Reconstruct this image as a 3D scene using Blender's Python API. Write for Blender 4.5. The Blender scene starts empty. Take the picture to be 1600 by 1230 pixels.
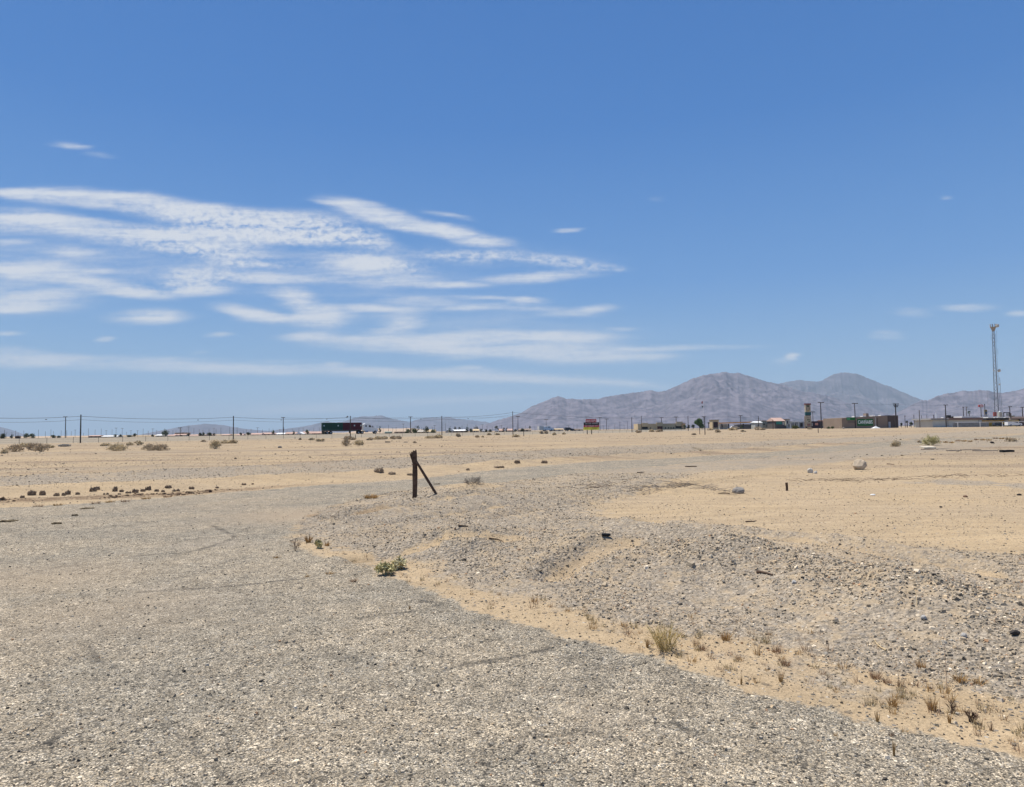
import bpy, math, random
import numpy as np
from mathutils import Matrix, Vector
R = math.radians
rng = np.random.default_rng(7)
random.seed(7)
S = bpy.context.scene
C = S.collection

# ------------------------------------------------------------------ camera
F = 1100.0 / 1600.0
CAMZ = 1.6
camd = bpy.data.cameras.new("camera"); cam = bpy.data.objects.new("camera", camd); C.objects.link(cam)
camd.sensor_width = 36; camd.lens = 36 * F; camd.clip_start = 0.1; camd.clip_end = 200000
CM = Matrix.Rotation(R(93.0), 3, 'X') @ Matrix.Rotation(R(-0.68), 3, 'Z')
cam.matrix_world = Matrix.Translation((0, 0, CAMZ)) @ CM.to_4x4()
S.camera = cam

# ------------------------------------------------------------------ sun, sky, exposure
SUN_EL, SUN_AZ = 66.0, -48.0          # azimuth from +Y towards +X
SUNV = Vector((math.sin(R(SUN_AZ)) * math.cos(R(SUN_EL)), math.cos(R(SUN_AZ)) * math.cos(R(SUN_EL)), math.sin(R(SUN_EL))))
ld = bpy.data.lights.new("sun", 'SUN'); ld.energy = 4.6; ld.angle = R(0.53); ld.color = (1.0, 0.945, 0.85)
sun = bpy.data.objects.new("sun", ld); C.objects.link(sun)
sun.rotation_euler = SUNV.to_track_quat('Z', 'Y').to_euler()
S.view_settings.view_transform = 'Standard'; S.view_settings.look = 'None'
S.view_settings.exposure = 0.48; S.view_settings.gamma = 1.0
S.render.engine = 'CYCLES'
S.cycles.volume_bounces = 0; S.cycles.max_bounces = 5; S.cycles.diffuse_bounces = 2; S.cycles.transparent_max_bounces = 6

def raydir(px, py):
    v = CM @ Vector(((px - 800) / 1100.0, -(py - 615) / 1100.0, -1.0))
    return v
W = bpy.data.worlds.new("World"); S.world = W; W.use_nodes = True
wn, wl = W.node_tree.nodes, W.node_tree.links
wn.clear()
def WN(t, **k):
    n = wn.new(t)
    for a, b in k.items(): setattr(n, a, b)
    return n
def wmath(op, a, b=None, c=None, clamp=False):
    n = WN('ShaderNodeMath', operation=op, use_clamp=clamp)
    for i, v in enumerate((a, b, c)):
        if v is None: continue
        if isinstance(v, (int, float)): n.inputs[i].default_value = v
        else: wl.new(v, n.inputs[i])
    return n.outputs[0]
sky = WN('ShaderNodeTexSky', sky_type='NISHITA')
sky.sun_disc = False; sky.sun_elevation = R(SUN_EL); sky.sun_rotation = R(SUN_AZ)
sky.altitude = 0; sky.air_density = 1.0; sky.dust_density = 0.35; sky.ozone_density = 2.2
SKY_STR = 0.085
tc = WN('ShaderNodeTexCoord'); sx = WN('ShaderNodeSeparateXYZ'); wl.new(tc.outputs['Generated'], sx.inputs[0])
yy = wmath('MAXIMUM', sx.outputs[1], 0.05)
s_ = wmath('DIVIDE', sx.outputs[0], yy); t_ = wmath('DIVIDE', sx.outputs[2], yy)
cb = WN('ShaderNodeCombineXYZ'); wl.new(s_, cb.inputs[0]); wl.new(t_, cb.inputs[1])
def wnoise(vec, sxy, detail=4, rough=0.55, dist=0.0, off=0.0, typ=None):
    mp = WN('ShaderNodeMapping'); mp.inputs['Scale'].default_value = (sxy[0], sxy[1], 1)
    mp.inputs['Location'].default_value = (off, off * 1.7, off); mp.inputs['Rotation'].default_value = (0, 0, R(sxy[2] if len(sxy) > 2 else 0))
    wl.new(vec, mp.inputs[0])
    n = WN('ShaderNodeTexNoise'); n.inputs['Scale'].default_value = 1.0; n.inputs['Detail'].default_value = detail
    n.inputs['Roughness'].default_value = rough; n.inputs['Distortion'].default_value = dist
    wl.new(mp.outputs[0], n.inputs['Vector']); return n
# warp the cloud coordinates so that the banks get ragged edges
wp1 = wnoise(cb.outputs[0], (7, 26), 3, 0.6)
wsub = WN('ShaderNodeVectorMath', operation='SUBTRACT'); wl.new(wp1.outputs['Color'], wsub.inputs[0]); wsub.inputs[1].default_value = (0.5, 0.5, 0.5)
wsc = WN('ShaderNodeVectorMath', operation='MULTIPLY'); wl.new(wsub.outputs[0], wsc.inputs[0]); wsc.inputs[1].default_value = (0.07, 0.012, 0)
wad = WN('ShaderNodeVectorMath', operation='ADD'); wl.new(cb.outputs[0], wad.inputs[0]); wl.new(wsc.outputs[0], wad.inputs[1])
WV = wad.outputs[0]
def st(px, py):
    d = raydir(px, py); return d.x / d.y, d.z / d.y
BL = [  # photo x, y, half width, half height, fall to the right in degrees, weight
 (40,303,60,7,3,.8),(130,308,130,13,4,1),(290,328,150,14,8,1),(400,350,110,20,5,.9),(500,356,80,22,6,.9),(565,372,60,14,18,.7),
 (330,388,100,15,8,.8),(210,366,130,15,8,.9),(80,348,110,17,8,1),(0,350,60,12,5,.8),(330,360,100,14,6,.55),(450,372,110,10,2,.7),
 (595,336,85,13,16,1.1),(690,361,95,11,11,1.1),(745,374,50,8,8,.9),(535,321,40,4,8,.6),(700,337,42,5,12,.55),(888,361,22,4,-3,.55),
 (740,400,95,9,2,.5),(890,412,60,8,7,.6),(950,420,35,5,4,.55),(850,433,95,8,-1,.95),(570,414,80,14,7,.95),(600,438,90,9,4,.65),
 (700,446,52,5,2,.85),(430,436,80,7,3,.8),(300,434,50,14,-3,.6),(310,455,50,9,0,.8),(20,424,50,10,6,.8),(60,420,60,16,8,.45),
 (40,466,90,20,0,.85),(20,484,50,5,0,.8),(140,442,90,8,11,.7),(200,458,80,8,8,.7),(110,392,40,7,3,.55),(390,412,60,6,3,.5),
 (10,378,40,5,2,.45),(150,425,50,4,3,.35),(230,495,62,10,0,.95),(385,488,50,9,10,.9),(470,472,50,14,22,.95),(505,498,42,14,0,.9),
 (440,500,70,7,2,.7),(570,480,65,5,3,.6),(540,482,110,4,3,.4),(625,507,36,15,-12,.75),(490,524,48,6,-3,.6),(600,532,130,7,3,.7),
 (690,545,170,8,3,.7),(740,527,110,8,1,.75),(860,528,110,8,1,.7),(840,546,190,12,2,.65),(920,560,130,9,1,.5),(1070,543,130,4,1,.45),
 (830,470,28,5,0,.8),(770,466,60,3,3,.5),(820,481,110,5,3,.45),(725,483,42,4,0,.6),(890,491,50,5,2,.5),(935,481,32,6,0,.6),
 (650,470,60,10,4,.4),(0,556,110,15,4,.6),(150,566,150,11,2,.65),(340,572,170,10,1,.65),(540,580,180,8,2,.55),(720,587,180,9,2,.55),
 (890,596,160,8,3,.55),(1000,603,60,5,5,.4),(600,580,40,5,0,.4),(520,569,22,4,0,.5),(720,560,30,4,0,.4),(730,575,25,3,0,.4),
 (560,632,200,8,-2,.4),(760,624,120,6,-2,.42),(180,636,180,6,0,.35),(450,640,200,7,0,.3),(1510,480,46,7,2,.7),(1425,487,32,8,6,.45),
 (1392,524,28,7,4,.5),(1240,558,14,6,0,.85),(1592,491,22,5,0,.6),(1222,566,26,7,0,.4),(100,228,34,6,5,.6),(150,243,28,5,8,.35),(1472,308,14,3,0,.35),
 (172,528,15,5,0,.75),(340,523,20,4,0,.5),(12,520,26,4,0,.5),(310,553,20,3,0,.4),(970,514,30,3,0,.35),(1030,311,16,4,0,.25),(1000,556,50,4,0,.3),(200,405,330,45,5,.30),(600,440,260,45,4,.26),(720,520,330,40,2,.28),(60,440,160,50,6,.30),(820,400,150,22,6,.22)]
def blobs(BL, kx, ky, chain=None):
    acc = chain
    first = None
    for (cx, cy, hw, hh, an, am) in BL:
        s0, t0 = st(cx, cy)
        mp = WN('ShaderNodeMapping', vector_type='TEXTURE')
        mp.inputs['Location'].default_value = (s0, t0, 0); mp.inputs['Rotation'].default_value = (0, 0, R(-an + 0.68))
        mp.inputs['Scale'].default_value = (hw * kx / 1100, hh * ky / 1100, 1)
        if acc is None: wl.new(WV, mp.inputs[0])
        else:
            dp = WN('ShaderNodeVectorMath', operation='MULTIPLY_ADD'); dp.inputs[1].default_value = (1e-7, 1e-7, 0); wl.new(acc, dp.inputs[0]); wl.new(WV, dp.inputs[2]); wl.new(dp.outputs[0], mp.inputs[0])
        ln = WN('ShaderNodeVectorMath', operation='LENGTH'); wl.new(mp.outputs[0], ln.inputs[0])
        mr = WN('ShaderNodeMapRange', interpolation_type='SMOOTHSTEP')
        mr.inputs['From Min'].default_value = 1.15; mr.inputs['From Max'].default_value = 0.05
        mr.inputs['To Min'].default_value = 0; mr.inputs['To Max'].default_value = min(am, .96) * .95
        wl.new(ln.outputs['Value'], mr.inputs['Value'])
        if first is None: first = 1; acc = mr.outputs[0]
        else: acc = wmath('MULTIPLY_ADD', mr.outputs[0], wmath('SUBTRACT', 1.0, acc), acc)
    return acc
acc = blobs(BL, 1.42, 1.62)
floc = blobs([(360,352,150,24,6,1),(500,368,110,20,4,1),(300,392,110,14,8,1),(750,400,120,12,3,1),(300,438,80,16,-3,1),(400,415,70,8,2,1),(900,414,70,10,7,1),(540,385,50,14,10,.8),(640,418,60,10,6,.8)], 1.5, 1.6, None)
mott = wnoise(cb.outputs[0], (85, 135, 14), 3, 0.55, 0.4, 3.1)        # floccus texture
strk = wnoise(cb.outputs[0], (7, 62, 4), 6, 0.62, 0.2, 8.3)          # long streaks
mm = wmath('MULTIPLY', wmath('SUBTRACT', mott.outputs['Fac'], 0.5), wmath('MULTIPLY_ADD', floc, 2.1, 0.5))
ss = wmath('MULTIPLY', wmath('SUBTRACT', strk.outputs['Fac'], 0.5), 2.3)
den = wmath('MULTIPLY', acc, wmath('ADD', wmath('ADD', mm, ss), 1.0, None))
al = WN('ShaderNodeMapRange', interpolation_type='SMOOTHSTEP'); wl.new(den, al.inputs['Value'])
al.inputs['From Min'].default_value = 0.02; al.inputs['From Max'].default_value = 1.08
al.inputs['To Max'].default_value = 1.0
front = wmath('GREATER_THAN', sx.outputs[1], 0.06)
alpha = wmath('MULTIPLY', al.outputs[0], front)
# clear desert air: a little deeper blue than the model's default
gm = WN('ShaderNodeMix', data_type='RGBA', blend_type='MULTIPLY'); gm.inputs[0].default_value = 1.0
wl.new(sky.outputs[0], gm.inputs[6]); gm.inputs[7].default_value = (0.50, 0.75, 1.05, 1)
SKY = [(0.0, (.270,.435,.600)), (.08, (.205,.375,.585)), (.2, (.100,.262,.560)), (.4, (.040,.172,.475)), (.75, (.022,.115,.375)), (1.0, (.018,.10,.33))]
rp = WN('ShaderNodeValToRGB'); el = rp.color_ramp.elements
while len(el) < len(SKY): el.new(0.5)
for i, (p, c) in enumerate(SKY): el[i].position = p; el[i].color = (c[0], c[1], c[2], 1)
wl.new(sx.outputs[2], rp.inputs[0])
rs = WN('ShaderNodeVectorMath', operation='SCALE'); wl.new(rp.outputs[0], rs.inputs[0]); rs.inputs['Scale'].default_value = 1 / SKY_STR
gw = WN('ShaderNodeMapRange'); gw.inputs['From Min'].default_value = 0.0; gw.inputs['From Max'].default_value = 0.5
gw.inputs['To Min'].default_value = 0.92; gw.inputs['To Max'].default_value = 0.75; wl.new(sx.outputs[2], gw.inputs['Value'])
g2 = WN('ShaderNodeMix', data_type='RGBA'); wl.new(gw.outputs[0], g2.inputs[0]); wl.new(gm.outputs[2], g2.inputs[6]); wl.new(rs.outputs[0], g2.inputs[7])
mx = WN('ShaderNodeMix', data_type='RGBA'); wl.new(alpha, mx.inputs[0]); wl.new(g2.outputs[2], mx.inputs[6])
CW = 0.62 / SKY_STR
mx.inputs[7].default_value = (CW * 0.95, CW * 1.0, CW * 1.09, 1)
bg = WN('ShaderNodeBackground'); wl.new(mx.outputs[2], bg.inputs[0]); bg.inputs[1].default_value = SKY_STR * 0.86
wo = WN('ShaderNodeOutputWorld'); wl.new(bg.outputs[0], wo.inputs[0])
W.cycles.sampling_method = 'MANUAL'; W.cycles.sample_map_resolution = 512

# ------------------------------------------------------------------ ground maths
def gp(px, py, z=0.0):
    d = raydir(px, py); k = (z - CAMZ) / d.z
    return (d.x * k, d.y * k)
def at(px, py, Y):
    d = raydir(px, py); k = Y / d.y
    return Vector((d.x * k, Y, CAMZ + d.z * k))
def sstep(x, a, b):
    t = np.clip((x - a) / (b - a), 0, 1); return t * t * (3 - 2 * t)
def hash2(i, j, s):
    n = np.sin(i * 127.1 + j * 311.7 + s * 74.7) * 43758.5453
    return n - np.floor(n)
def vnoise(x, y, s=0):
    i = np.floor(x); j = np.floor(y); u = x - i; v = y - j
    u = u * u * (3 - 2 * u); v = v * v * (3 - 2 * v)
    return ((hash2(i, j, s) * (1 - u) + hash2(i + 1, j, s) * u) * (1 - v) + (hash2(i, j + 1, s) * (1 - u) + hash2(i + 1, j + 1, s) * u) * v)
def fbm(x, y, o=4, s=0, g=0.5):
    a = 1.0; t = 0; r = 0
    for k in range(o):
        r = r + a * vnoise(x, y, s + k); t += a; a *= g; x = x * 2.03 + 3.1; y = y * 2.03 + 1.7
    return r / t - 0.5
def pdist(x, y, pts):
    """signed distance to a polyline: magnitude and side"""
    best = np.full(x.shape, 1e9); side = np.zeros(x.shape); par = np.zeros(x.shape)
    for k in range(len(pts) - 1):
        ax, ay = pts[k]; bx, by = pts[k + 1]
        dx, dy = bx - ax, by - ay; L = dx * dx + dy * dy + 1e-9
        t = np.clip(((x - ax) * dx + (y - ay) * dy) / L, 0, 1)
        d = np.hypot(x - ax - t * dx, y - ay - t * dy)
        m = d < best
        best = np.where(m, d, best); side = np.where(m, np.sign(dx * (y - ay) - dy * (x - ax)), side); par = np.where(m, k + t, par)
    return best, side, par
def poly_sd(x, y, pts):
    d, _, _ = pdist(x, y, pts + [pts[0]])
    ins = np.zeros(x.shape, bool); n = len(pts); j = n - 1
    for i in range(n):
        xi, yi = pts[i]; xj, yj = pts[j]
        c = ((yi > y) != (yj > y)) & (x < (xj - xi) * (y - yi) / (yj - yi + 1e-12) + xi)
        ins ^= c; j = i
    return np.where(ins, d, -d)
def G(l): return [gp(*p) for p in l]
# highway fence line and embankment
DIR = np.array((0.70, 0.714)); NRM = np.array((-0.714, 0.70)); F0 = np.array((-47.0, 205.0))
def emb_s(x, y): return (x - F0[0]) * NRM[0] + (y - F0[1]) * NRM[1]
def fence_pt(t, s=0.0): return F0 + DIR * t + NRM * s
R1 = G([(560,868),(700,858),(820,866),(900,872),(1050,882),(1190,893),(1260,897),(1330,922),(1440,950),(1600,985),(1900,1050)])
R2 = G([(840,815),(940,822),(1100,836),(1250,850),(1400,868),(1600,888),(1900,920)])
R3 = G([(500,806),(560,800),(640,790),(760,775),(900,765),(1040,752)])
R4 = G([(-300,785),(0,771),(100,765),(280,761),(400,752),(600,740),(800,725),(1000,712),(1200,702),(1400,691),(1600,678)])
R5 = G([(-300,768),(0,752),(200,744),(400,734),(600,722),(800,708),(1000,699),(1200,692),(1400,682),(1600,672)])
R6 = G([(930,792),(1060,800),(1250,812),(1420,828),(1600,845)])
DLN = G([(-300,794),(0,783),(100,779),(280,772),(400,764),(600,750),(800,733)])
MOUND = gp(738, 762)
RUTS = [G(l) for l in ([(600,822),(700,803),(800,788),(900,776),(1000,765),(1060,760)],[(760,812),(840,795),(930,782),(1030,772)],[(560,880),(680,868),(800,862),(900,868),(1020,874),(1150,880)],[(690,842),(800,834),(900,842),(1050,852),(1200,866)],[(520,812),(600,800),(700,784),(800,772),(920,760)],[(640,858),(760,848),(880,852),(1000,861),(1120,868)],[(1010,826),(1150,842),(1300,862),(1450,884),(1600,906)],[(980,776),(1040,766),(1120,752),(1220,742)],[(860,905),(900,890),(980,880)])]
def rutd(x, y):
    d = np.full(x.shape, 1e9)
    for r_ in RUTS: d = np.minimum(d, pdist(x, y, r_)[0])
    return d
def H(x, y):
    x = np.asarray(x, float); y = np.asarray(y, float)
    s = emb_s(x, y)
    e = 0.98 * sstep(s, 4, 33) * (1 - sstep(s, 64, 84))
    zr = 0.75 * sstep(y, 90, 300) * sstep(x, 35, 120)
    z = np.maximum(e, zr)
    r = np.hypot(x, y)
    near = 1 - sstep(r, 60, 160)
    z = z + near * (0.10 * fbm(x / 5, y / 5, 3, 11))
    z = z + (1 - sstep(r, 90, 300)) * sstep(r, 15, 40) * 0.22 * fbm(x / 16, y / 16, 3, 4)
    m = r < 130
    if np.any(m):
        xm, ym = x[m] if x.ndim else x, y[m] if y.ndim else y
        a = np.zeros(xm.shape)
        sa = sstep(poly_sd(xm, ym, ASPH), -0.1, 0.8)
        rough = 0.05 * fbm(xm / 0.5, ym / 0.5, 4, 31) + 0.02 * fbm(xm / 0.12, ym / 0.12, 2, 37)
        for pts, h, wn_, wf, sd in ((R1, .27, .9, .7, 1), (R2, .13, .55, .5, 2), (R3, .12, .8, .8, 3), (R4, .20, .7, .9, 4), (R5, .16, .9, .9, 5), (R6, .07, .5, .5, 6)):
            d, side, par = pdist(xm, ym, pts)
            w = np.where(side < 0, wn_, wf) * (1 if sd < 4 or sd == 6 else 1.4)
            mod = 0.8 + 1.3 * fbm(xm / 1.3, ym / 1.3, 3, sd)
            tap = sstep(par, 0, 1.2)
            a = a + h * np.exp(-(d / w) ** 2) * mod * tap
        a = a + 0.17 * np.exp(-(((xm - MOUND[0]) / 0.9) ** 2 + ((ym - MOUND[1]) / 0.7) ** 2))
        rd = rutd(xm + .12 * fbm(xm / .6, ym / .6, 3, 91), ym)
        a = a - 0.065 * np.exp(-(rd / .15) ** 2) + 0.05 * np.exp(-((rd - .34) / .14) ** 2)
        gr = GRAVEL_H(xm, ym)
        a = a + rough * (0.25 + 1.2 * gr) * (1 - sa)
        a = a * (1 - 0.92 * sa) + sa * 0.010 * fbm(xm / 0.4, ym / 0.4, 3, 41)
        fade = 1 - sstep(np.hypot(xm, ym), 90, 130)
        if z.ndim: z[m] += a * fade
        else: z = z + float(a * fade)
    return z
ASPH = G([(1800,1212),(1600,1172),(1400,1130),(1180,1075),(1000,1020),(860,985),(740,950),(600,895),(480,862),(455,845),(470,815),(520,790),(620,768),(720,757),(900,740),(1080,723),(1300,706),(1450,694),(1650,681),
          (1650,676),(1400,691),(1200,706),(1000,717),(800,731),(600,751),(400,768),(200,781),(0,793),(-300,812)]) + [(-40., 3.), (-40., -30.), (30., -30.), (14., -2.)]
GRV = G([(455,845),(520,850),(640,884),(800,922),(900,950),(1000,975),(1100,990),(1250,1018),(1450,1062),(1650,1105),(2100,1190),(2100,905),(1600,872),(1400,853),(1200,835),(1000,824),(935,808),(925,792),(990,772),(1050,752),(1100,738),(1300,722),(1450,706),(1650,694),(1650,681),(1450,694),(1300,706),(1080,723),(900,740),(720,757),(620,768),(520,790),(470,815)])
PLAT = G([(1200,872),(1300,876),(1420,900),(1600,930),(1900,970),(1900,1010),(1600,962),(1450,938),(1330,908),(1220,890)])
GR2 = G([(-300,778),(0,761),(200,752),(400,744),(600,735),(800,722),(1000,710),(1200,701),(1400,690),(1650,674),(1650,669),(1400,680),(1200,690),(1000,697),(800,706),(600,718),(400,728),(200,740),(0,748),(-300,762)])
GR3 = G([(1400,755),(1480,758),(1560,762),(1640,770),(1640,757),(1500,750),(1420,748)])
def GRAVEL_H(x, y):
    g = sstep(poly_sd(x, y, GRV), -0.15, 0.3) * (1 - 0.85 * sstep(poly_sd(x, y, PLAT), -0.2, 0.15))
    return np.maximum(g, 0.6 * sstep(poly_sd(x, y, GR2), -0.3, 0.5))
def Hs(x, y): return float(H(np.array([x]), np.array([y]))[0])
_T = np.exp(np.linspace(math.log(2.0), math.log(900.0), 260))
def GPZ(px, py):
    """first point of the real ground surface seen at a photo position"""
    d = raydir(px, py); d = d / math.hypot(d.x, d.y); lo, hi = None, None; T = _T
    for it in range(2):
        g_ = H(d.x * T, d.y * T) - (CAMZ + d.z * T); i = int(np.argmax(g_ > 0))
        if g_[i] <= 0: break
        lo, hi = T[max(i - 1, 0)], T[i]; T = np.linspace(lo, hi, 24)
    if hi is None:
        x, y = gp(px, py, 0.0); return Vector((x, y, Hs(x, y)))
    t = (T[max(i - 1, 0)] + T[i]) / 2 if hi else hi
    x, y = d.x * t, d.y * t; return Vector((x, y, Hs(x, y)))

# ------------------------------------------------------------------ materials
MATS = {}
def mat(name, col, rough=0.8, metal=0.0, var=0.0, scale=3.0, spec=0.3, bump=0.0, alpha=1.0):
    if name in MATS: return MATS[name]
    m = bpy.data.materials.new(name); m.use_nodes = True; n = m.node_tree.nodes; l = m.node_tree.links
    b = n['Principled BSDF']; b.inputs['Roughness'].default_value = rough; b.inputs['Metallic'].default_value = metal
    b.inputs['Specular IOR Level'].default_value = spec
    t = n.new('ShaderNodeTexCoord'); no = n.new('ShaderNodeTexNoise'); no.inputs['Scale'].default_value = scale; no.inputs['Detail'].default_value = 5
    l.new(t.outputs['Object'], no.inputs['Vector'])
    mr = n.new('ShaderNodeMapRange'); mr.inputs['From Min'].default_value = 0.3; mr.inputs['From Max'].default_value = 0.7
    mr.inputs['To Min'].default_value = 1 - var; mr.inputs['To Max'].default_value = 1 + var; l.new(no.outputs['Fac'], mr.inputs['Value'])
    hv = n.new('ShaderNodeHueSaturation'); hv.inputs['Color'].default_value = (*col, 1); l.new(mr.outputs[0], hv.inputs['Value'])
    l.new(hv.outputs[0], b.inputs['Base Color'])
    if bump:
        bp = n.new('ShaderNodeBump'); bp.inputs['Strength'].default_value = bump; l.new(no.outputs['Fac'], bp.inputs['Height']); l.new(bp.outputs[0], b.inputs['Normal'])
    MATS[name] = m; return m
def attr_mat(name, rough=0.85, gain=1.0):
    m = bpy.data.materials.new(name); m.use_nodes = True; n = m.node_tree.nodes; l = m.node_tree.links
    b = n['Principled BSDF']; b.inputs['Roughness'].default_value = rough; b.inputs['Specular IOR Level'].default_value = 0.2
    a = n.new('ShaderNodeAttribute'); a.attribute_name = 'col'; l.new(a.outputs['Color'], b.inputs['Base Color'])
    MATS[name] = m; return m

# ------------------------------------------------------------------ mesh helpers
class MB:
    def __init__(s): s.v = []; s.f = []
    def add(s, v, f):
        o = len(s.v); s.v += [tuple(p) for p in v]; s.f += [tuple(i + o for i in q) for q in f]; return s
    def box(s, x0, x1, y0, y1, z0, z1):
        return s.add([(x0,y0,z0),(x1,y0,z0),(x1,y1,z0),(x0,y1,z0),(x0,y0,z1),(x1,y0,z1),(x1,y1,z1),(x0,y1,z1)],
                     [(0,3,2,1),(4,5,6,7),(0,1,5,4),(1,2,6,5),(2,3,7,6),(3,0,4,7)])
    def tube(s, pts, rad, n=6, cap=True):
        pts = [Vector(p) for p in pts]; o = len(s.v)
        if not isinstance(rad, (list, tuple)): rad = [rad] * len(pts)
        for i, p in enumerate(pts):
            t = (pts[min(i + 1, len(pts) - 1)] - pts[max(i - 1, 0)]).normalized()
            u = t.cross(Vector((0, 0, 1)));
            if u.length < 0.1: u = t.cross(Vector((0, 1, 0)))
            u.normalize(); w = t.cross(u)
            for k in range(n):
                a = 2 * math.pi * k / n
                s.v.append(tuple(p + (u * math.cos(a) + w * math.sin(a)) * rad[i]))
        for i in range(len(pts) - 1):
            for k in range(n):
                s.f.append((o + i*n + k, o + i*n + (k+1) % n, o + (i+1)*n + (k+1) % n, o + (i+1)*n + k))
        if cap:
            s.f.append(tuple(o + k for k in range(n))[::-1]); e = o + (len(pts) - 1) * n; s.f.append(tuple(e + k for k in range(n)))
        return s
    def gable(s, x0, x1, y0, y1, z0, z1, ridge='x', over=0.3):
        x0 -= over; x1 += over; y0 -= over; y1 += over
        if ridge == 'x':
            ym = (y0 + y1) / 2; v = [(x0,y0,z0),(x1,y0,z0),(x1,y1,z0),(x0,y1,z0),(x0+.3,ym,z1),(x1-.3,ym,z1)]
            f = [(0,1,5,4),(1,2,5),(2,3,4,5),(3,0,4),(0,3,2,1)]
        else:
            xm = (x0 + x1) / 2; v = [(x0,y0,z0),(x1,y0,z0),(x1,y1,z0),(x0,y1,z0),(xm,y0+.3,z1),(xm,y1-.3,z1)]
            f = [(0,1,4),(1,2,5,4),(2,3,5),(3,0,4,5),(0,3,2,1)]
        return s.add(v, f)
    def build(s, name, m, parent=None, smooth=False, loc=None, rot=None):
        me = bpy.data.meshes.new(name); me.from_pydata(s.v, [], s.f)
        if m is not None: me.materials.append(m)
        if smooth: me.polygons.foreach_set('use_smooth', [True] * len(me.polygons))
        me.update(); o = bpy.data.objects.new(name, me); C.objects.link(o)
        if parent is not None: o.parent = parent
        if loc is not None: o.location = loc
        if rot is not None: o.rotation_euler = rot
        return o
def tag(o, label=None, cat=None, group=None, kind=None):
    if label: o['label'] = label
    if cat: o['category'] = cat
    if group: o['group'] = group
    if kind: o['kind'] = kind
    return o
def thing(name, loc, label, cat, group=None, rz=0.0):
    o = bpy.data.objects.new(name, None); C.objects.link(o); o.location = loc; o.rotation_euler = (0, 0, rz); o.empty_display_size = 0.3
    return tag(o, label, cat, group)
def npmesh(name, verts, faces, m, cols=None, smooth=False, parent=None, uniform=4):
    me = bpy.data.meshes.new(name); nv = len(verts); nf = len(faces)
    me.vertices.add(nv); me.vertices.foreach_set('co', np.asarray(verts, np.float32).ravel())
    k = faces.shape[1]
    me.loops.add(nf * k); me.loops.foreach_set('vertex_index', faces.astype(np.int32).ravel())
    me.polygons.add(nf); me.polygons.foreach_set('loop_start', np.arange(0, nf * k, k, dtype=np.int32))
    me.polygons.foreach_set('use_smooth', np.full(nf, smooth))
    if cols is not None:
        for an, arr in cols.items():
            a = me.attributes.new(an, 'FLOAT_COLOR', 'POINT')
            c4 = np.ones((nv, 4), np.float32); c4[:, :arr.shape[1]] = arr
            a.data.foreach_set('color', c4.ravel())
    me.materials.append(m); me.update(calc_edges=True); me.validate()
    o = bpy.data.objects.new(name, me); C.objects.link(o)
    if parent: o.parent = parent
    return o

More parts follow.
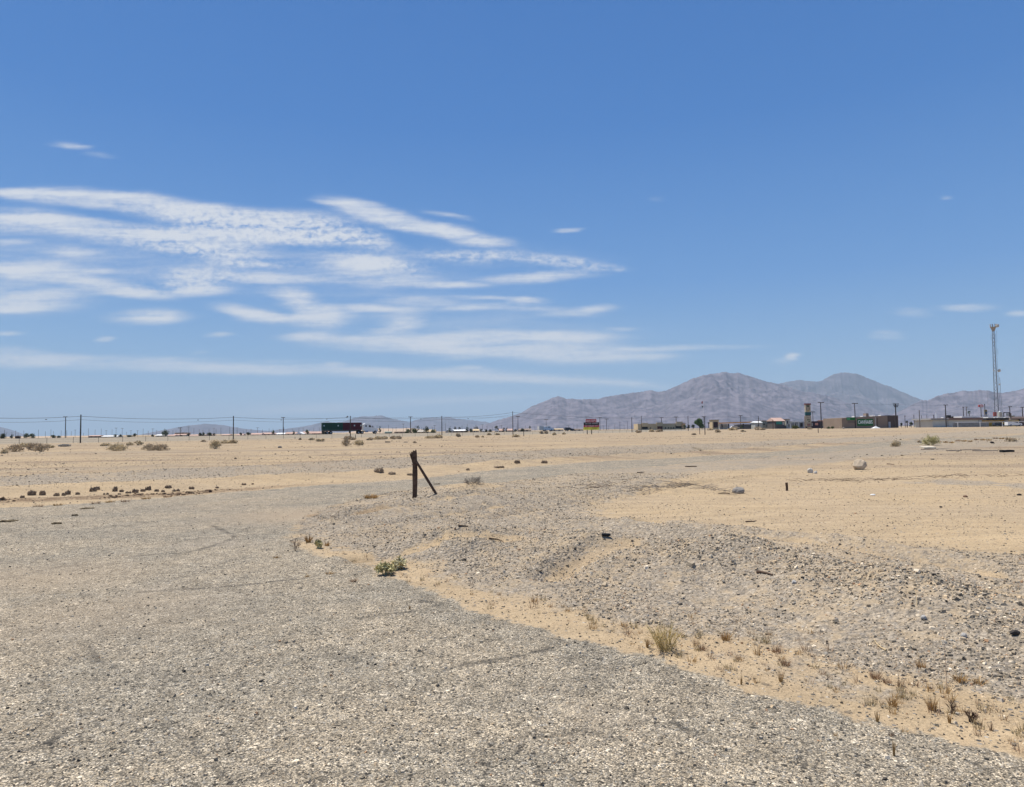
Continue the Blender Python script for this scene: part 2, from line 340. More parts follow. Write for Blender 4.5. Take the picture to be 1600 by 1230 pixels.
# ------------------------------------------------------------------ ground material
def ground_material():
    m = bpy.data.materials.new("desert_ground"); m.use_nodes = True; n = m.node_tree.nodes; l = m.node_tree.links
    b = n['Principled BSDF']; b.inputs['Roughness'].default_value = 0.95; b.inputs['Specular IOR Level'].default_value = 0.1
    geo = n.new('ShaderNodeNewGeometry'); P = geo.outputs['Position']
    def mp(scale, rot=0):
        q = n.new('ShaderNodeMapping'); q.inputs['Scale'].default_value = scale; q.inputs['Rotation'].default_value = (0, 0, rot); l.new(P, q.inputs[0]); return q.outputs[0]
    def noise(scale, detail=4, rough=0.6, vec=None, dist=0):
        q = n.new('ShaderNodeTexNoise'); q.inputs['Scale'].default_value = scale; q.inputs['Detail'].default_value = detail; q.inputs['Roughness'].default_value = rough
        q.inputs['Distortion'].default_value = dist
        l.new(vec if vec is not None else P, q.inputs['Vector']); return q.outputs['Fac']
    def vor(scale, out='Color', feat='F1', rnd=1.0):
        q = n.new('ShaderNodeTexVoronoi'); q.feature = feat; q.inputs['Scale'].default_value = scale; q.inputs['Randomness'].default_value = rnd; l.new(P, q.inputs['Vector']); return q
    def M(op, a, b_=None, c=None, clamp=False):
        q = n.new('ShaderNodeMath'); q.operation = op; q.use_clamp = clamp
        for i, v in enumerate((a, b_, c)):
            if v is None: continue
            if isinstance(v, (int, float)): q.inputs[i].default_value = v
            else: l.new(v, q.inputs[i])
        return q.outputs[0]
    def MR(v, a, b_, c=0.0, d=1.0, smooth=True):
        q = n.new('ShaderNodeMapRange'); q.interpolation_type = 'SMOOTHSTEP' if smooth else 'LINEAR'
        for nm, x in (('From Min', a), ('From Max', b_), ('To Min', c), ('To Max', d)): q.inputs[nm].default_value = x
        l.new(v, q.inputs['Value']); return q.outputs[0]
    def mix(f, a, b_, mode='MIX'):
        q = n.new('ShaderNodeMix'); q.data_type = 'RGBA'; q.blend_type = mode
        if isinstance(f, (int, float)): q.inputs[0].default_value = f
        else: l.new(f, q.inputs[0])
        for i, v in ((6, a), (7, b_)):
            if isinstance(v, tuple): q.inputs[i].default_value = (*v, 1)
            else: l.new(v, q.inputs[i])
        return q.outputs[2]
    def ramp(v, stops, const=False):
        q = n.new('ShaderNodeValToRGB'); e = q.color_ramp.elements
        if const: q.color_ramp.interpolation = 'CONSTANT'
        while len(e) < len(stops): e.new(0.5)
        for i, (p, c) in enumerate(stops): e[i].position = p; e[i].color = (*c, 1)
        l.new(v, q.inputs[0]); return q.outputs[0]
    def gray(v):
        q = n.new('ShaderNodeCombineColor')
        for i in range(3): l.new(v, q.inputs[i])
        return q.outputs[0]
    at_ = n.new('ShaderNodeAttribute'); at_.attribute_name = 'm1'; sp = n.new('ShaderNodeSeparateColor'); l.new(at_.outputs['Color'], sp.inputs[0])
    at2 = n.new('ShaderNodeAttribute'); at2.attribute_name = 'm2'; sp2 = n.new('ShaderNodeSeparateColor'); l.new(at2.outputs['Color'], sp2.inputs[0])
    asp, grv, crk_shade = sp.outputs[0], sp.outputs[1], sp.outputs[2]
    emb, drt, dst = sp2.outputs[0], sp2.outputs[1], sp2.outputs[2]
    n_edge = noise(2.2, 6, 0.65); n_fine = noise(22, 4, 0.7); n_big = noise(0.35, 4, 0.55); n_mid = noise(5.5, 4, 0.65)
    streak = noise(1.0, 5, 0.65, mp((0.018, 0.085, 1), R(-14)))
    streak2 = noise(1.0, 4, 0.6, mp((0.4, 3.5, 1), R(-10)))
    # --- aggregate: voronoi stones at three sizes
    v1 = vor(110); v2 = vor(50); v3 = vor(26); v4 = vor(150)
    def chan(v, i=0):
        q = n.new('ShaderNodeSeparateColor'); l.new(v.outputs['Color'], q.inputs[0]); return q.outputs[i]
    STONE = [(0.0, (.03,.03,.03)), (.12, (.12,.112,.098)), (.28, (.24,.215,.175)), (.48, (.34,.30,.24)), (.68, (.44,.385,.30)), (.82, (.27,.262,.245)), (.92, (.68,.61,.50))]
    c1 = ramp(chan(v1), STONE, True); c2 = ramp(chan(v2), STONE, True); c3 = ramp(chan(v3), [(0.0,(.06,.06,.06)),(.3,(.18,.17,.16)),(.6,(.27,.24,.2)),(.85,(.42,.38,.32))], True)
    c4 = ramp(chan(v4), STONE, True)
    aspc = mix(M('GREATER_THAN', chan(v2, 1), 0.70), c1, c2)
    aspc = mix(M('GREATER_THAN', n_fine, 0.54), aspc, c4)
    aspc = mix(0.10, aspc, (.30,.265,.21))
    aspc = mix(1.0, aspc, gray(MR(noise(13, 4, .75), .36, .64, .88, 1.10)), 'MULTIPLY')
    aspc = mix(1.0, aspc, gray(MR(noise(3.2, 5, .8), .36, .64, .86, 1.12)), 'MULTIPLY')
    aspc = mix(1.0, aspc, (1.27,1.22,1.13), 'MULTIPLY')
    # binder showing between stones
    gap = MR(v1.outputs['Distance'], 0.42, 0.75)
    aspc = mix(M('MULTIPLY', gap, 0.7), aspc, (.07,.062,.052))
    tone = mix(MR(noise(0.55, 6, 0.65), 0.38, 0.62), (1.05,1.02,0.98), (.86,.87,.88))
    aspc = mix(1.0, aspc, tone, 'MULTIPLY')
    aspc = mix(1.0, aspc, gray(MR(n_mid, 0.3, 0.7, 0.84, 1.12)), 'MULTIPLY')
    aspc = mix(M('MULTIPLY', MR(n_big, 0.55, 0.72), M('MULTIPLY_ADD', n_mid, 0.6, 0.0)), aspc, (.40,.33,.25))   # sand blown over it
    aspc = mix(M('MULTIPLY', crk_shade, MR(noise(4.5, 5, .75), 0.38, 0.58)), aspc, (.045,.042,.038))  # cracks plus the edge shade painted into the pavement colour
    aspc = mix(M('MULTIPLY', dst, 0.75), aspc, (.35,.27,.185))
    # --- sand
    sand = mix(MR(n_big, 0.35, 0.65), (.405,.300,.182), (.372,.282,.182))
    sand = mix(MR(n_mid, 0.3, 0.75, 0, .6), sand, (.44,.338,.212))
    sand = mix(1.0, sand, gray(MR(noise(60, 4, 0.8), 0.3, 0.7, 0.72, 1.22)), 'MULTIPLY')
    sand = mix(1.0, sand, gray(MR(streak2, 0.3, 0.7, 0.90, 1.08)), 'MULTIPLY')
    peb = M('MULTIPLY', M('GREATER_THAN', chan(v3, 1), 0.83), M('LESS_THAN', v3.outputs['Distance'], 0.34))
    sand = mix(M('MULTIPLY', peb, MR(n_mid, .30, .55)), sand, c3)
    vq = vor(15.0); pq = M('MULTIPLY', M('GREATER_THAN', chan(vq, 1), 0.62), M('LESS_THAN', vq.outputs['Distance'], 0.22))
    sand = mix(M('MULTIPLY', pq, 0.6), sand, (.15,.115,.08))
    vp = vor(7.0); pebL = M('MULTIPLY', M('GREATER_THAN', chan(vp, 1), 0.72), M('LESS_THAN', vp.outputs['Distance'], 0.17))
    sand = mix(M('MULTIPLY', pebL, 0.75), sand, (.13,.105,.08))
    # far desert streaks
    fr = MR(streak, 0.46, 0.62)
    sand = mix(M('MULTIPLY', fr, M('MULTIPLY', drt, .8)), sand, (.30,.24,.17))
    st3 = noise(1.0, 4, 0.6, mp((0.05, 0.30, 1), R(-20)))
    sand = mix(M('MULTIPLY', MR(st3, 0.50, 0.62), M('MULTIPLY', drt, .85)), sand, (.25,.185,.125))
    sand = mix(M('MULTIPLY', MR(noise(0.9, 6, 0.75), 0.52, 0.68), M('MULTIPLY', drt, .7)), sand, (.24,.185,.13))
    sand = mix(M('MULTIPLY', MR(noise(.23, 6, 0.75), 0.52, 0.66), M('MULTIPLY', drt, .6)), sand, (.25,.20,.145))
    sand = mix(M('MULTIPLY', dst, MR(noise(2.6, 6, .8), .38, .54)), sand, (.17,.115,.07))
    # --- gravel between the modelled stones
    gc = mix(M('GREATER_THAN', chan(v3, 2), 0.5), c2, c3)
    gc = mix(M('GREATER_THAN', n_fine, 0.52), gc, c1)
    gc = mix(M('MULTIPLY', MR(v3.outputs['Distance'], 0.42, 0.7), .5), gc, (.11,.095,.075))
    gc = mix(MR(n_fine, 0.35, 0.72, .12, .5), gc, (.30,.235,.165))
    gc = mix(1.0, gc, gray(MR(n_edge, 0.3, 0.7, 0.85, 1.1)), 'MULTIPLY')
    gc = mix(1.0, gc, (1.18,1.10,.99), 'MULTIPLY')
    gfar = mix(MR(noise(14, 4, .8), .34, .66), (.17,.155,.13), (.44,.39,.32))
    gc = mix(.35, gc, gfar)
    ge = M('ADD', grv, M('MULTIPLY', M('SUBTRACT', M('ADD', M('MULTIPLY', n_edge, .6), M('MULTIPLY', noise(.9, 5, .7), .6)), 0.6), 2.6))
    gfac = MR(ge, 0.32, 0.68)
    patch = M('MULTIPLY', gfac, MR(M('ADD', n_mid, M('MULTIPLY', n_big, 0.8)), 1.12, 0.80, 0.25, 1.0))
    col = mix(patch, sand, gc)
    ec = mix(MR(noise(3.0, 6, .75), .3, .7), (.25,.215,.165), (.325,.275,.205))
    ec = mix(1.0, ec, gray(MR(noise(.7, 5, .8), .3, .7, .86, 1.1)), 'MULTIPLY')
    col = mix(M('MULTIPLY', emb, .95), col, ec)
    ae = M('ADD', asp, M('MULTIPLY', M('SUBTRACT', M('ADD', n_edge, M('ADD', M('MULTIPLY', n_fine, .5), M('MULTIPLY', noise(.9, 4, .6), .5))), 1.0), 1.5))
    afac = MR(ae, 0.38, 0.62)
    col = mix(afac, col, aspc)
    l.new(col, b.inputs['Base Color'])
    # relief
    h1 = M('MULTIPLY', M('SUBTRACT', 0.6, v1.outputs['Distance']), 0.0045)
    h2 = M('MULTIPLY', M('SUBTRACT', 0.6, v2.outputs['Distance']), 0.009)
    h3 = M('MULTIPLY', M('SUBTRACT', 0.6, v3.outputs['Distance']), 0.020)
    hs = M('ADD', M('MULTIPLY', n_fine, 0.022), M('MULTIPLY', peb, 0.02))
    ha = M('ADD', M('ADD', h1, h2), M('MULTIPLY', n_fine, 0.012))
    hg = M('ADD', h3, M('ADD', h2, M('MULTIPLY', n_mid, 0.05)))
    def fm(f, a, b_):
        q = n.new('ShaderNodeMix'); q.data_type = 'FLOAT'; l.new(f, q.inputs[0]); l.new(a, q.inputs[2]); l.new(b_, q.inputs[3]); return q.outputs[0]
    hh = fm(patch, hs, hg); hh = fm(afac, hh, ha)
    hh = M('ADD', hh, M('MULTIPLY', M('MULTIPLY', streak2, drt), 0.16))
    hh = M('SUBTRACT', hh, M('MULTIPLY', crk_shade, 0.02))
    bp = n.new('ShaderNodeBump'); bp.inputs['Strength'].default_value = 0.9; bp.inputs['Distance'].default_value = 1.0
    l.new(hh, bp.inputs['Height']); l.new(bp.outputs[0], b.inputs['Normal'])
    return m

# ------------------------------------------------------------------ ground mesh
fa = np.radians(np.linspace(-44, 44, 760)); ba = np.radians(np.linspace(44, 316, 92))[1:-1]
ang = np.concatenate([fa, ba]); NA = len(ang)
rr = [0.6]
while rr[-1] < 60000:
    r0 = rr[-1]
    k = 1.03 if r0 < 1.8 else (1.0065 if r0 < 14 else (1.009 if r0 < 60 else (1.018 if r0 < 500 else 1.06)))
    rr.append(r0 * k)
rr = np.array(rr); NR = len(rr)
RRm, AAm = np.meshgrid(rr, ang, indexing='ij')
GX = (RRm * np.sin(AAm)).ravel(); GY = (RRm * np.cos(AAm)).ravel()
GZ = H(GX, GY)
rad = np.hypot(GX, GY)
wsoft = 0.02 + 0.012 * rad
m1 = np.zeros((len(GX), 3), np.float32); m2 = np.zeros((len(GX), 3), np.float32)
near = rad < 400
xn, yn, wn2 = GX[near], GY[near], wsoft[near]
sdA = poly_sd(xn, yn, ASPH); m1[near, 0] = sstep(sdA / (wn2 + .05), -2, 2)
g = sstep(poly_sd(xn, yn, GRV) / (wn2 * 1.5 + .10), -2, 2) * (1 - 0.9 * sstep(poly_sd(xn, yn, PLAT) / wn2, -2, 2))
g = np.maximum(g, 0.85 * sstep(poly_sd(xn, yn, GR2) / wn2, -2, 2)); g = np.maximum(g, 0.62 * sstep(poly_sd(xn, yn, GR3) / wn2, -3, 3))
mdist = np.hypot((xn - MOUND[0]) / 0.9, (yn - MOUND[1]) / 0.7); g = g * sstep(mdist, 0.8, 1.2)
dR4, _, _ = pdist(xn, yn, R4); g = g * sstep(dR4, 0.3, 0.9)
g = np.maximum(g, .40 * sstep(-sdA, .12, .4) * (1 - sstep(-sdA, 1.0, 1.6)) * (yn < 14) * (xn > -5) * (0.5 + 1.6 * (fbm(xn / .7, yn / .7, 3, 88) + .2)))
rdn = rutd(xn + .12 * fbm(xn / .6, yn / .6, 3, 91), yn); g = g * (1 - .72 * np.exp(-(rdn / .16) ** 2))
m1[near, 1] = g
CR_SHADE = [[(205,868),(290,862),(330,852),(365,840)],[(215,925),(330,918),(470,905)],[(35,1172),(60,1168),(85,1158),(105,1138)],[(555,966),(640,955),(690,944)],
      [(680,1045),(760,1032),(860,1010)],[(1050,1120),(1090,1146)],[(330,820),(370,838)],[(660,938),(690,943)],[(130,1010),(180,1045)],[(560,778),(620,775),(650,776)],[(250,1120),(330,1190),(380,1260)],  # far pavement edge line by the post is painted shade among the cracks
      [(20,900),(90,885),(180,878)],[(430,1000),(520,1010),(560,1030)],[(800,1150),(900,1135),(960,1150)]]
cm = np.zeros(xn.shape)
jx = xn + 0.10 * fbm(xn / .35, yn / .35, 3, 77); jy = yn + 0.10 * fbm(xn / .35, yn / .35, 3, 78)
for i, c in enumerate(CR_SHADE):
    d, _, _ = pdist(jx, jy, G(c)); cm = np.maximum(cm, (1 - sstep(d, 0.004, 0.026 + 0.0045 * rad[near])) * (.8 if i < 8 else .45))
m1[near, 2] = cm
s = emb_s(GX, GY); m2[:, 0] = sstep(s, -2, 8) * (1 - sstep(s, 70, 90))
drt = sstep(rad, 22, 40); m2[:, 1] = drt
dust = np.zeros(xn.shape)
for (a, b_, w, h) in ((470, 805, 1.6, .9), (60, 900, 1.2, .5), (330, 790, 2.2, .25), (150, 960, 1.2, .35)):
    q = gp(a, b_); dust = np.maximum(dust, h * np.exp(-(((xn - q[0]) / w) ** 2 + ((yn - q[1]) / (w * .8)) ** 2)))
dDL, _, tDL = pdist(xn, yn, DLN); dust = np.maximum(dust, 1.0 * (1 - sstep(dDL, .2, .9)) * (1 - sstep(tDL, 3.4, 5)))
m2[near, 2] = dust
ii, jj = np.meshgrid(np.arange(NR - 1), np.arange(NA), indexing='ij')
j2 = (jj + 1) % NA
FQ = np.stack([ii * NA + jj, ii * NA + j2, (ii + 1) * NA + j2, (ii + 1) * NA + jj], -1).reshape(-1, 4)[:, ::-1]
GM = ground_material()
ground = npmesh("ground", np.stack([GX, GY, GZ], 1), FQ, GM, {'m1': m1, 'm2': m2}, smooth=True)
cen = MB(); cen.add([(0.61 * math.sin(a), 0.61 * math.cos(a), -0.02) for a in ang[::-1]], [tuple(range(NA))])
ci = cen.build("ground", mat("sand_plain", (.38,.28,.18), 0.95, var=.1)); tag(ci, kind='structure')
tag(ground, kind='structure')

# ------------------------------------------------------------------ loose stones
CUBE = np.array([(-1,-1,-1),(1,-1,-1),(1,1,-1),(-1,1,-1),(-1,-1,1),(1,-1,1),(1,1,1),(-1,1,1)], float)
CF = np.array([(0,3,2,1),(4,5,6,7),(0,1,5,4),(1,2,6,5),(2,3,7,6),(3,0,4,7)])
SCOL = np.array([(.06,.056,.052),(.17,.155,.13),(.27,.24,.195),(.36,.31,.24),(.46,.375,.27),(.42,.385,.33),(.68,.61,.50),(.34,.22,.14),(.24,.235,.22)])
SP = np.array([.08,.14,.22,.20,.14,.09,.05,.02,.06]); SP /= SP.sum()
def stones(name, x, y, size, label, sink=0.25, dark=1.0):
    n = len(x); z = H(x, y)
    v = CUBE[None] * (1 + rng.uniform(-.38, .30, (n, 8, 3))) * 0.62
    v[:, 4:, :2] *= rng.uniform(.35, .9, (n, 1, 1))
    sc = size[:, None] * np.stack([rng.uniform(.7, 1.35, n), rng.uniform(.6, 1.1, n), rng.uniform(.35, .8, n)], 1)
    v = v * sc[:, None, :]
    a = rng.uniform(0, 2 * np.pi, n); tl = rng.normal(0, .35, n)
    ca, sa = np.cos(a)[:, None], np.sin(a)[:, None]; ct, st_ = np.cos(tl)[:, None], np.sin(tl)[:, None]
    X, Y, Z = v[..., 0], v[..., 1], v[..., 2]
    Y, Z = Y * ct - Z * st_, Y * st_ + Z * ct
    X, Y = X * ca - Y * sa, X * sa + Y * ca
    X += x[:, None]; Y += y[:, None]; Z += (z + sc[:, 2] * (0.6 - sink))[:, None]
    V = np.stack([X, Y, Z], -1).reshape(-1, 3)
    Fq = (CF[None] + (np.arange(n) * 8)[:, None, None]).reshape(-1, 4)
    col = SCOL[rng.choice(len(SCOL), n, p=SP)] * np.array([1.15, 1.07, .95]) * rng.uniform(.8, 1.2, (n, 1)) * dark
    o = npmesh(name, V, Fq, MATS['stone'], {'col': np.repeat(col, 8, 0)})
    return tag(o, label, 'gravel', kind='stuff')
attr_mat('stone', 0.9)
def scatter(n, r0, r1, p):
    u = rng.uniform(0, 1, n); r = (r0 ** (1 - p) + u * (r1 ** (1 - p) - r0 ** (1 - p))) ** (1 / (1 - p))
    a = np.radians(rng.uniform(-41, 41, n)); return r * np.sin(a), r * np.cos(a), r
x, y, r = scatter(420000, 3.0, 26, 0.6)
sd = poly_sd(x, y, GRV); pl = poly_sd(x, y, PLAT)
fld = fbm(x / .8, y / .8, 4, 51)
d1, sd1, _ = pdist(x, y, R1); rd1 = rutd(x, y)
pr = (.45 + .55 * sstep(rd1, .02, .22)) * sstep(sd, -.25, .35) * (1 - .85 * sstep(pl, -.2, .2)) * np.clip(.62 + 2.2 * fld + .35 * np.exp(-(d1 / .8) ** 2), 0.04, 1)
k = rng.uniform(0, 1, len(x)) < pr * .70
x, y, r = x[k], y[k], r[k]; d1 = d1[k]
size = np.exp(rng.normal(math.log(.0070), .42, len(x))) * (1 + .35 * np.exp(-(d1 / .9) ** 2) * sstep(x, 0.5, 3)) * (1 + r * .028)
size = np.clip(size, .004, .055)
stones("gravel", x, y, size, "grey crushed gravel heaped along the berm right of the paved road")
# pebbles on the paved road
x, y, r = scatter(90000, 2.2, 18, 0.9)
sd = poly_sd(x, y, ASPH); k = (sd > 0.05) & (rng.uniform(0, 1, len(x)) < .30)
x, y, r = x[k], y[k], r[k]
stones("loose_pebbles", x, y, np.clip(np.exp(rng.normal(math.log(.0058), .42, len(x))) * (1 + r * .02), .003, .022), "small loose pebbles scattered over the worn pavement", .15)
# pebbles on sand
x, y, r = scatter(170000, 4, 60, 0.6)
k = (poly_sd(x, y, ASPH) < -.03) & (poly_sd(x, y, GRV) < .1) & (rng.uniform(0, 1, len(x)) < np.clip(.42 + .7 * fbm(x / 1.6, y / 1.6, 3, 61), .12, .7))
x, y, r = x[k], y[k], r[k]
stones("sand_pebbles", x, y, np.clip(np.minimum(np.exp(rng.normal(math.log(.0060), .42, len(x))) * (1 + r * .028), .009 + .0012 * r), .004, .035), "dark pebbles strewn over the tan sand flat", .2, .8)
# clods and stones of the far flat
x, y, r = scatter(52000, 38, 230, 0.35)
k = (poly_sd(x, y, ASPH) < -.3) & (emb_s(x, y) < 2) & (rng.uniform(0, 1, len(x)) < np.clip(.12 + 2.0 * fbm(x / 14, y / 6, 3, 66), .01, .5))
x, y, r = x[k], y[k], r[k]
stones("far_pebbles", x, y, np.clip(np.exp(rng.normal(math.log(.020), .5, len(x))) * (1 + r * .008), .012, .12), "scattered stones and clods over the distant tan flat", .25, .6)
x, y, r = scatter(260000, 14, 40, 0.5)
dd, _, td = pdist(x, y, DLN); k = (dd < .5) & (td < 3.7) & (poly_sd(x, y, ASPH) < -.1) & (rng.uniform(0, 1, len(x)) < np.clip(.5 + 2.2 * fbm(x / 1.1, y / 1.1, 3, 71) - .12 * td, 0, 1) * .7)
x, y, r = x[k], y[k], r[k]; SC0 = SCOL; SCOL = np.array([(.20,.14,.09),(.30,.215,.14),(.40,.30,.20),(.13,.09,.065)] * 2 + [(.2,.14,.1)])
stones("earth_crumbs", x, y, np.clip(np.exp(rng.normal(math.log(.035), .5, len(x))), .012, .11), "broken brown earth crumbs along the far road bank", .35, .8); SCOL = SC0
# far gravel windrow
x, y, r = scatter(90000, 18, 75, 0.5)
k = (poly_sd(x, y, GR2) > -.2) & (rng.uniform(0, 1, len(x)) < .6)
x, y, r = x[k], y[k], r[k]
stones("windrow_gravel", x, y, np.clip(np.exp(rng.normal(math.log(.013), .4, len(x))) * (1 + r * .010), .008, .05), "grey gravel windrow running beyond the far edge of the paved road", .2, .85)

# ------------------------------------------------------------------ mountains
def rock_mat(name, c1, c2, sc):
    m = bpy.data.materials.new(name); m.use_nodes = True; n = m.node_tree.nodes; l = m.node_tree.links
    b = n['Principled BSDF']; b.inputs['Roughness'].default_value = 1; b.inputs['Specular IOR Level'].default_value = 0
    g = n.new('ShaderNodeNewGeometry'); no = n.new('ShaderNodeTexNoise'); no.inputs['Scale'].default_value = sc; no.inputs['Detail'].default_value = 8; no.inputs['Roughness'].default_value = .7
    l.new(g.outputs['Position'], no.inputs['Vector'])
    mr = n.new('ShaderNodeMapRange'); mr.inputs['From Min'].default_value = .36; mr.inputs['From Max'].default_value = .64; l.new(no.outputs['Fac'], mr.inputs['Value'])
    mx_ = n.new('ShaderNodeMix'); mx_.data_type = 'RGBA'; l.new(mr.outputs[0], mx_.inputs[0]); mx_.inputs[6].default_value = (*c1, 1); mx_.inputs[7].default_value = (*c2, 1)
    l.new(mx_.outputs[2], b.inputs['Base Color']); return m
def ridged(x, y, o, s):
    a = 1.; t = 0; r = 0
    for k in range(o):
        r = r + a * (1 - np.abs(2 * vnoise(x, y, s + k) - 1)); t += a; a *= .52; x, y = x * 2.07 + 7.3, y * 2.07 + 2.9
    return r / t
def mountain(name, prof, Y0, depth, seed, m, spur=700., label=None):
    """heightfield range: its crest follows the skyline seen from the plain, spurs run down to the desert floor"""
    px = np.array([p[0] for p in prof], float); py = np.array([p[1] for p in prof], float)
    n = 620; m_ = 170
    pxs = np.linspace(px[0], px[-1], n); pys = np.interp(pxs, px, py)
    # light small-scale jaggedness of the crest
    pys = pys - (np.abs(fbm(pxs / 6, pxs * 0 + seed, 3, seed)) * 3.0 + 3.0 * fbm(pxs / 17, pxs * 0 + seed, 3, seed + 5)) * sstep(np.interp(pxs, px, 676 - py - 0.012 * px * 0), 3, 20)
    tx = np.zeros(n); tz = np.zeros(n)
    for i in range(n):
        d = raydir(pxs[i], pys[i]); tx[i] = d.x / d.y; tz[i] = max(d.z / d.y, 0.0002)
    v = np.linspace(0, 1, m_)
    V, TX = np.meshgrid(v, tx, indexing='ij'); TZ = np.broadcast_to(tz, V.shape)
    YY = Y0 + (V - .45) * depth * (0.35 + 0.65 * np.clip(TZ / TZ.max(), 0, 1)); XX = TX * YY
    w = 0.35
    wx = XX + spur * w * fbm(XX / spur, YY / spur, 3, seed + 40); wy = YY + spur * w * fbm(XX / spur, YY / spur, 3, seed + 50)
    rg = ridged(wx / spur, wy / spur / 1.8, 5, seed)
    base = np.clip(1 - np.abs((V - .55) / .55) ** 1.15, 0, 1)
    crest = np.exp(-((V - .55) / .07) ** 2)
    hgt = base * ((0.30 + 0.80 * rg) * (1 - crest) + 1.0 * crest) * (1 - .0 * V) + 0.12 * sstep(V, 0, .3) * (ridged(wx / spur * 2.2, wy / spur * 2.2, 4, seed + 9) - .5) * base * (1 - crest)
    hgt[0] = 0
    e = (hgt / YY).max(axis=0)
    ker = np.exp(-np.linspace(-2.5, 2.5, 51) ** 2); ker /= ker.sum(); e = np.convolve(np.pad(e, 25, mode='edge'), ker, 'valid')
    k = tz / e                                       # crest height for each bearing
    ker = np.exp(-np.linspace(-2, 2, 5) ** 2); ker /= ker.sum()
    ZZ = hgt * k[None]; ZZ = ZZ + 0.0
    Z = ZZ + CAMZ * (hgt > 0); Z[0] = -20; Z[-1] = -20
    vv = np.stack([XX, YY, Z], -1).reshape(-1, 3)
    ii, jj = np.meshgrid(np.arange(m_ - 1), np.arange(n - 1), indexing='ij')
    f = np.stack([ii * n + jj, ii * n + jj + 1, (ii + 1) * n + jj + 1, (ii + 1) * n + jj], -1).reshape(-1, 4)
    o = npmesh(name, vv, f, m, smooth=True); return tag(o, kind='structure')
rk = rock_mat("rock_brown", (.070,.062,.082), (.205,.178,.205), .008)
rk2 = rock_mat("rock_grey", (.05,.045,.062), (.16,.135,.155), .005)
mountain("mountain", [(725,671),(735,669),(760,663),(780,656),(800,650.5),(815,645),(830,636.5),(843,631),(855,626),(865,622),(872,618.5),(878,621),(886,624),(895,623),(905,625),(925,625),(940,622),(955,619),(970,617),(985,614.5),(1000,613),(1010,611),(1018,609.5),(1027,613),(1040,611),(1050,607),(1065,600),(1080,593),(1092,590),(1100,587),(1115,584),(1125,583),(1133,581.5),(1142,583),(1155,584),(1165,587),(1180,591),(1190,594),(1200,597),(1220,601),(1235,606),(1250,611),(1265,613),(1280,617),(1300,621),(1320,628),(1340,634),(1370,642),(1400,650),(1430,657),(1460,662),(1490,664)], 9000, 5200, 3, rk)
mountain("mountain", [(1120,650),(1160,630),(1190,612),(1205,603),(1220,599),(1235,596),(1250,594.5),(1262,595.5),(1275,598),(1283,596),(1293,590),(1303,585),(1312,583),(1325,582),(1335,584),(1345,587),(1360,593),(1375,599),(1390,605),(1405,611),(1425,619),(1445,627),(1470,637),(1500,648),(1540,660)], 14000, 6000, 14, rk2, 1100.)
mountain("mountain", [(1330,664),(1350,660),(1370,654),(1395,648),(1412,640),(1425,633),(1440,627),(1450,626),(1462,620),(1478,616),(1490,614.5),(1505,611),(1518,612),(1530,609.5),(1545,611),(1555,613),(1566,614.5),(1578,613),(1590,610.5),(1600,608),(1630,602),(1680,590),(1740,586),(1800,596),(1900,620)], 7500, 4200, 23, rk, 650.)
mountain("mountain", [(-160,640),(-90,650),(-40,660),(0,667),(12,670),(25,674),(40,680)], 15500, 5500, 31, rk2, 2200.)
mountain("mountain", [(215,680),(235,676),(262,671),(280,667.5),(300,664.5),(325,662.5),(345,663.5),(362,667),(380,670),(400,672),(430,674),(460,678)], 14000, 5000, 37, rk2, 2200.)
mountain("mountain", [(395,678),(430,672),(465,668),(485,665),(500,661),(512,659),(525,660.5),(545,657),(560,653),(570,651),(585,650),(600,651),(615,655),(628,658),(640,660),(652,656),(675,652.5),(700,653),(715,655),(730,656),(755,659),(780,664),(810,670)], 15500, 5500, 43, rk2, 2200.)
# low sandy rises beyond the highway
sm = mat("far_sand", (.40,.30,.21), .95, var=.12, scale=.02)
def hill(x0, x1, ytop, Y, dep):
    a, b_ = at(x0, 672, Y), at(x1, 672, Y); zt = at((x0 + x1) / 2, ytop, Y).z; n = 40; m_ = 12
    vs = []; 
    for j in range(m_):
        for i in range(n):
            u, v = i / (n - 1), j / (m_ - 1)
            h = math.sin(math.pi * v) ** .7 * min(1, 4 * u, 4 * (1 - u)) ** .7
            X = a.x + (b_.x - a.x) * u
            vs.append((X, Y + (v - .5) * dep, -.3 + (zt + .3) * h * (0.85 + .3 * float(fbm(np.array([X / 30.]), np.array([v * 3.]), 3, 8)[0]))))
    f = [(j*n+i, j*n+i+1, (j+1)*n+i+1, (j+1)*n+i) for j in range(m_-1) for i in range(n-1)]
    o = MB().add(vs, f).build("hill", sm, smooth=True); tag(o, kind='structure')
hill(560, 670, 668.5, 1500, 400); hill(50, 130, 681.0, 700, 120)

# ------------------------------------------------------------------ haze
hz = MB().box(-34000, 34000, -6000, 38000, -25, 1400).build("haze", None)
hm = bpy.data.materials.new("haze_air"); hm.use_nodes = True; hn = hm.node_tree.nodes; hn.clear()
pv = hn.new('ShaderNodeVolumePrincipled'); pv.inputs['Color'].default_value = (.70,.86,1.0,1); pv.inputs['Density'].default_value = 4.8e-5; pv.inputs['Anisotropy'].default_value = 0.0
ho = hn.new('ShaderNodeOutputMaterial'); hm.node_tree.links.new(pv.outputs[0], ho.inputs['Volume'])
hz.data.materials.append(hm); tag(hz, kind='stuff')

